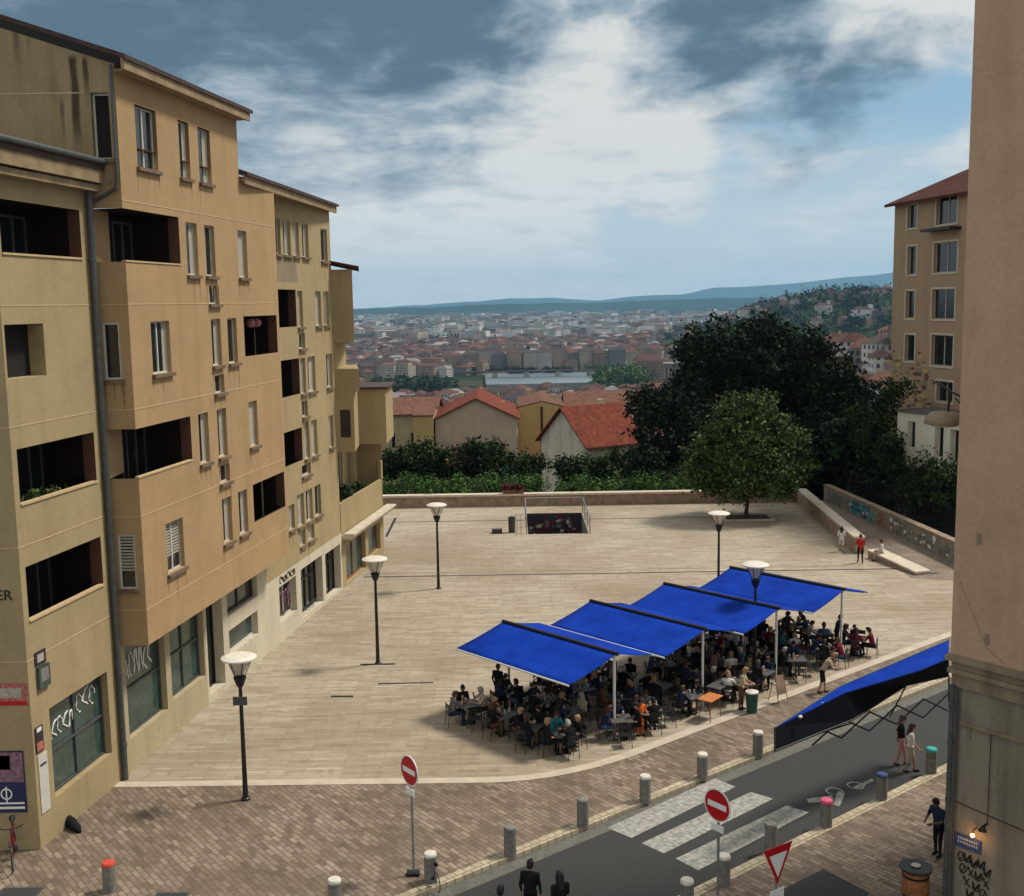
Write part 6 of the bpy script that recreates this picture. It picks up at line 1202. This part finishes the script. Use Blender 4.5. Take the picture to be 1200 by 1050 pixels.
# shrubs below the back wall and the ivy slope: a mass nobody could count
def mass(name, boxes, n, size, mats, label, cat, seed, hollow=.2):
    me = leaves(boxes, n, size, mats, seed, hollow=hollow); o = bpy.data.objects.new(name, me); col.objects.link(o); tag(o, label, cat, None, 'stuff'); return o
hb = []; rnd = random.Random(8)
for i in range(46):
    x = -14+i*.62
    if 2.3 < x < 3.7: continue
    hb.append((x, 85.4+rnd.uniform(0, 2), 1.0+rnd.uniform(-.5, .4), 1.0, 1.2, .9))
mass('ivy_hedge', hb, 22000, .1, ['leaf_bright', 'leaf_a', 'leaf_bright', 'leaf_c'], 'bright green climbing hedge just behind the back wall', 'hedge', 5, .3)
for i, (px, py, r_, lab) in enumerate([(465, 548, 26, 'dark green shrub beside the low wing of the block'), (500, 540, 30, 'dark green shrub below the cream house'), (535, 545, 26, 'dark brownish shrub below the left part of the pink house'), (575, 540, 34, 'tallest dark green shrub below the pink house'), (610, 552, 26, 'dark green shrub below the ochre house'), (680, 558, 30, 'round green shrub below the big red roof'), (715, 550, 26, 'green shrub where the dark grove begins')]):
    o = pxtree(px, py, r_, 91, lab, 70+i, ['leaf_b', 'leaf_a', 'leaf_b', 'leaf_d'] if i != 2 else ['leaf_b', 'leaf_brown', 'leaf_d', 'leaf_b'], 6000, .15, .9); o['group'] = 'shrubs behind the back wall'; o['category'] = 'shrub'; o.name = 'shrub'
iv = []
for i in range(60): s_ = rnd.uniform(0, 1); iv.append((25.8+s_*3.2+rnd.uniform(0, 3), 88-s_*20+rnd.uniform(-2, 1), rnd.uniform(.2, 6.0)*(1-.35*s_), 1.4, 1.5, 1.2))
mass('ivy_slope', iv, 30000, .13, ['leaf_b', 'leaf_a', 'leaf_d', 'leaf_a', 'leaf_b'], 'dense ivy and bushes covering the slope below the white house', 'ivy', 6, .3)
iv = [(rnd.uniform(26.0, 28.2), rnd.uniform(79, 86), rnd.uniform(3.0, 9.0), 1.1, 1.2, 1.0) for i in range(18)]; mass('creeper', iv, 6000, .13, ['leaf_b', 'leaf_a', 'leaf_d'], 'dark creeper between the white house and the apartment house', 'creeper', 16, .3)
# terrain for the grove
b = MB()
# woods: slope, banks and the hill
wd = []
for i in range(150): x = rnd.uniform(24, 80); y = rnd.uniform(100, 330); wd.append((x, y, float(T(x, y))+3, 4.5, 4.5, 4.5))
for i in range(150):
    x = rnd.uniform(90, 260); y = rnd.uniform(340, 700); wd.append((x, y, float(T(x, y))+1, 7, 7, 4))
mass('slope_wood', wd, 60000, .6, DK, 'dark wood on the slope behind the big trees', 'wood', 9, .4)
wd = []
for i in range(900):
    x, y = rnd.uniform(300, 1250), rnd.uniform(1150, 2400); z_ = float(T(x, y))
    if z_ > -68: wd.append((x, y, z_+5, 12, 12, 8))
mass('hill_wood', wd, 60000, 2.4, ['leaf_b', 'leaf_a', 'leaf_d', 'leaf_b'], 'dark green wood covering the hill at the right', 'wood', 10, .4)
wd = [(rnd.uniform(-200, -62), rnd.uniform(1090, 1190), -72, 14, 14, 10) for i in range(60)]; mass('park_trees', wd, 14000, 1.5, ['leaf_b', 'leaf_a', 'leaf_d'], 'dark green park trees left of the river', 'wood', 11, .4)
wd = [(rnd.uniform(94, 140), rnd.uniform(1130, 1215), -68, 13, 13, 13) for i in range(22)]; mass('bank_trees', wd, 12000, 1.4, ['leaf_bright', 'leaf_c', 'leaf_a'], 'bright green clump of trees on the right river bank', 'wood', 12, .4)
wd = []
for i in range(260): y = rnd.uniform(1700, 9500); x = y*rnd.uniform(-.2, .3); wd.append((x, y, -76, 50*y/3000, 16, 8))
mass('far_trees', wd, 40000, 4.5, ['leaf_b', 'leaf_a', 'leaf_d'], 'scattered belts of trees among the far city', 'wood', 13, .4)
wd = [(rnd.uniform(-60, 180), 1478+rnd.uniform(-4, 4), -76, 7, 4, 5) for i in range(60)]; mass('quay_trees', wd, 8000, 1.0, ['leaf_d', 'leaf_b'], 'dark row of trees on the far river quay', 'wood', 14, .4)

# ================================================================ SKY, SUN, AIR
SUN_EL, SUN_AZ = R(57), R(72)      # azimuth measured clockwise from +Y
w = bpy.data.worlds.new('World'); scn.world = w; w.use_nodes = True; nt = w.node_tree; bg = nt.nodes['Background']; bg.inputs['Strength'].default_value = .1
sky = nd(nt, 'ShaderNodeTexSky', sky_type='NISHITA'); sky.sun_disc = False; sky.sun_elevation = SUN_EL; sky.sun_rotation = SUN_AZ; sky.dust_density = 1.2
g = nd(nt, 'ShaderNodeTexCoord').outputs['Generated']; sx = nd(nt, 'ShaderNodeSeparateXYZ'); nt.links.new(g, sx.inputs[0])
def mth(op, a, b_=None):
    n = nd(nt, 'ShaderNodeMath', operation=op)
    for i, v in enumerate((a, b_)):
        if v is None: continue
        if hasattr(v, 'links'): nt.links.new(v, n.inputs[i])
        else: n.inputs[i].default_value = v
    return n.outputs[0]
zc = mth('ADD', mth('MAXIMUM', sx.outputs[2], 0.0), .13); cmb = nd(nt, 'ShaderNodeCombineXYZ'); nt.links.new(mth('DIVIDE', sx.outputs[0], zc), cmb.inputs[0]); nt.links.new(mth('DIVIDE', sx.outputs[1], zc), cmb.inputs[1]); cv = cmb.outputs[0]
def warp(v, amt, sc):
    n = nd(nt, 'ShaderNodeTexNoise'); n.inputs['Scale'].default_value = sc; n.inputs['Detail'].default_value = 5; n.inputs['Roughness'].default_value = .6; nt.links.new(v, n.inputs['Vector'])
    a = nd(nt, 'ShaderNodeVectorMath', operation='SUBTRACT'); nt.links.new(n.outputs['Color'], a.inputs[0]); a.inputs[1].default_value = (.5, .5, .5)
    s = nd(nt, 'ShaderNodeVectorMath', operation='SCALE'); nt.links.new(a.outputs[0], s.inputs[0]); s.inputs['Scale'].default_value = amt
    o = nd(nt, 'ShaderNodeVectorMath', operation='ADD'); nt.links.new(v, o.inputs[0]); nt.links.new(s.outputs[0], o.inputs[1]); return o.outputs[0]
GW = warp(g, .22, 7.0)
def mask(px, py, rad, soft):
    soft = 1+(soft-1)*1.25; d = (Wv+Rv*((px-600)/FOC)-Uv*((py-525)/FOC)).normalized(); n = nd(nt, 'ShaderNodeVectorMath', operation='DISTANCE'); nt.links.new(GW, n.inputs[0]); n.inputs[1].default_value = d
    mr = nd(nt, 'ShaderNodeMapRange'); mr.interpolation_type = 'SMOOTHSTEP'; mr.inputs['From Min'].default_value = rad; mr.inputs['From Max'].default_value = rad*soft; mr.inputs['To Min'].default_value = 1; mr.inputs['To Max'].default_value = 0; nt.links.new(n.outputs['Value'], mr.inputs['Value']); return mr.outputs[0]
def summ(ms):
    o = ms[0]
    for m_ in ms[1:]: o = mth('MAXIMUM', o, m_)
    return o
def warp(v, amt, sc):
    n = nd(nt, 'ShaderNodeTexNoise'); n.inputs['Scale'].default_value = sc; n.inputs['Detail'].default_value = 4; nt.links.new(v, n.inputs['Vector'])
    a = nd(nt, 'ShaderNodeVectorMath', operation='SUBTRACT'); nt.links.new(n.outputs['Color'], a.inputs[0]); a.inputs[1].default_value = (.5, .5, .5)
    s = nd(nt, 'ShaderNodeVectorMath', operation='SCALE'); nt.links.new(a.outputs[0], s.inputs[0]); s.inputs['Scale'].default_value = amt
    o = nd(nt, 'ShaderNodeVectorMath', operation='ADD'); nt.links.new(v, o.inputs[0]); nt.links.new(s.outputs[0], o.inputs[1]); return o.outputs[0]
cw = warp(cv, .35, 1.6)
n1 = noise(nt, 1.0, 9, mapv(nt, cw, (1.1, 1.1, 1), (0, 0, .35), (3.1, 1.7, 0)), .6); n2 = noise(nt, 3.2, 9, mapv(nt, cw, (1, .8, 1), (0, 0, .25), (8, 2, 0)), .6); n3 = noise(nt, .9, 6, mapv(nt, cw, (.8, 1.3, 1), (0, 0, .2), (1.3, 5.2, 0)), .55)
dark = summ([mask(330, 30, .05, 4.2), mask(470, 40, .04, 4.0), mask(170, -10, .08, 2.4), mask(860, 15, .025, 5), mask(700, -30, .02, 4), mask(1000, 100, .01, 8), mask(560, 70, .01, 8), mask(830, 70, .01, 6)])
bright = summ([mask(560, 160, .04, 4), mask(360, 130, .03, 4), mask(760, 110, .02, 5), mask(420, 210, .05, 3), mask(1000, 60, .01, 5)])
blue = summ([mask(980, 200, .04, 3.0), mask(1060, 160, .03, 3), mask(900, 240, .04, 3), mask(760, 270, .02, 3), mask(1020, 260, .03, 3), mask(60, 0, .02, 3), mask(250, 110, .015, 3)])
cov = mth('ADD', mth('ADD', mth('MULTIPLY', n1, 1.5), mth('MULTIPLY', blue, -.42)), mth('MULTIPLY', mth('MAXIMUM', dark, bright), .35)); covr = ramp(nt, cov, [(.33, (0, 0, 0)), (.52, (.6, .6, .6)), (.74, (1, 1, 1))])
dk = mth('ADD', mth('SUBTRACT', mth('MULTIPLY', dark, .85), mth('MULTIPLY', bright, .22)), mth('MULTIPLY', mth('SUBTRACT', n3, .42), 1.1)); dk = mth('ADD', dk, mth('MULTIPLY', mth('SUBTRACT', n2, .5), 2.1)); cloudc = ramp(nt, dk, [(.0, (7.6, 7.6, 7.4)), (.25, (5.6, 6.0, 6.2)), (.5, (3.3, 4.1, 4.8)), (.85, (1.3, 2.0, 2.7)), (1.0, (1.0, 1.6, 2.2))])
base_ = mixc(nt, .55, sky.outputs[0], (2.7, 5.0, 6.9)); skyc = mixc(nt, covr, base_, cloudc)
hz = nd(nt, 'ShaderNodeMapRange'); hz.inputs['From Min'].default_value = 0; hz.inputs['From Max'].default_value = .15; hz.inputs['To Min'].default_value = .8; hz.inputs['To Max'].default_value = 0; nt.links.new(sx.outputs[2], hz.inputs['Value'])
skyc = mixc(nt, hz.outputs[0], skyc, (8.4, 8.8, 8.9)); nt.links.new(skyc, bg.inputs['Color'])
sl = bpy.data.lights.new('sun', 'SUN'); sl.energy = 3.8; sl.angle = R(10); sl.color = (1, .94, .84); so = bpy.data.objects.new('sun', sl); col.objects.link(so)
dv = Vector((math.sin(SUN_AZ)*math.cos(SUN_EL), math.cos(SUN_AZ)*math.cos(SUN_EL), math.sin(SUN_EL))); so.rotation_euler = dv.to_track_quat('Z', 'Y').to_euler()
HAZE = True
if HAZE:
    b = MB(); b.box((-11000, -70, -140), (11000, 18200, 500)); o = b.build('haze', 'skin'); o['kind'] = 'stuff'; o['label'] = 'thin blue summer haze over the valley'; o.data.materials.clear()
    hm = bpy.data.materials.new('haze_air'); hm.use_nodes = True; hn = hm.node_tree; hn.nodes.remove(hn.nodes['Principled BSDF']); pv_ = hn.nodes.new('ShaderNodeVolumePrincipled'); pv_.inputs['Color'].default_value = (.34, .68, 1.0, 1); pv_.inputs['Density'].default_value = .000055; pv_.inputs['Anisotropy'].default_value = .2
    hn.links.new(pv_.outputs[0], hn.nodes['Material Output'].inputs['Volume']); o.data.materials.append(hm)
scn.view_settings.view_transform = 'Standard'; scn.view_settings.look = 'None'; scn.view_settings.exposure = -.03; scn.view_settings.gamma = 1
scn.render.engine = 'CYCLES'; scn.cycles.max_bounces = 6; scn.cycles.diffuse_bounces = 3; scn.cycles.volume_bounces = 0; scn.cycles.use_denoising = True
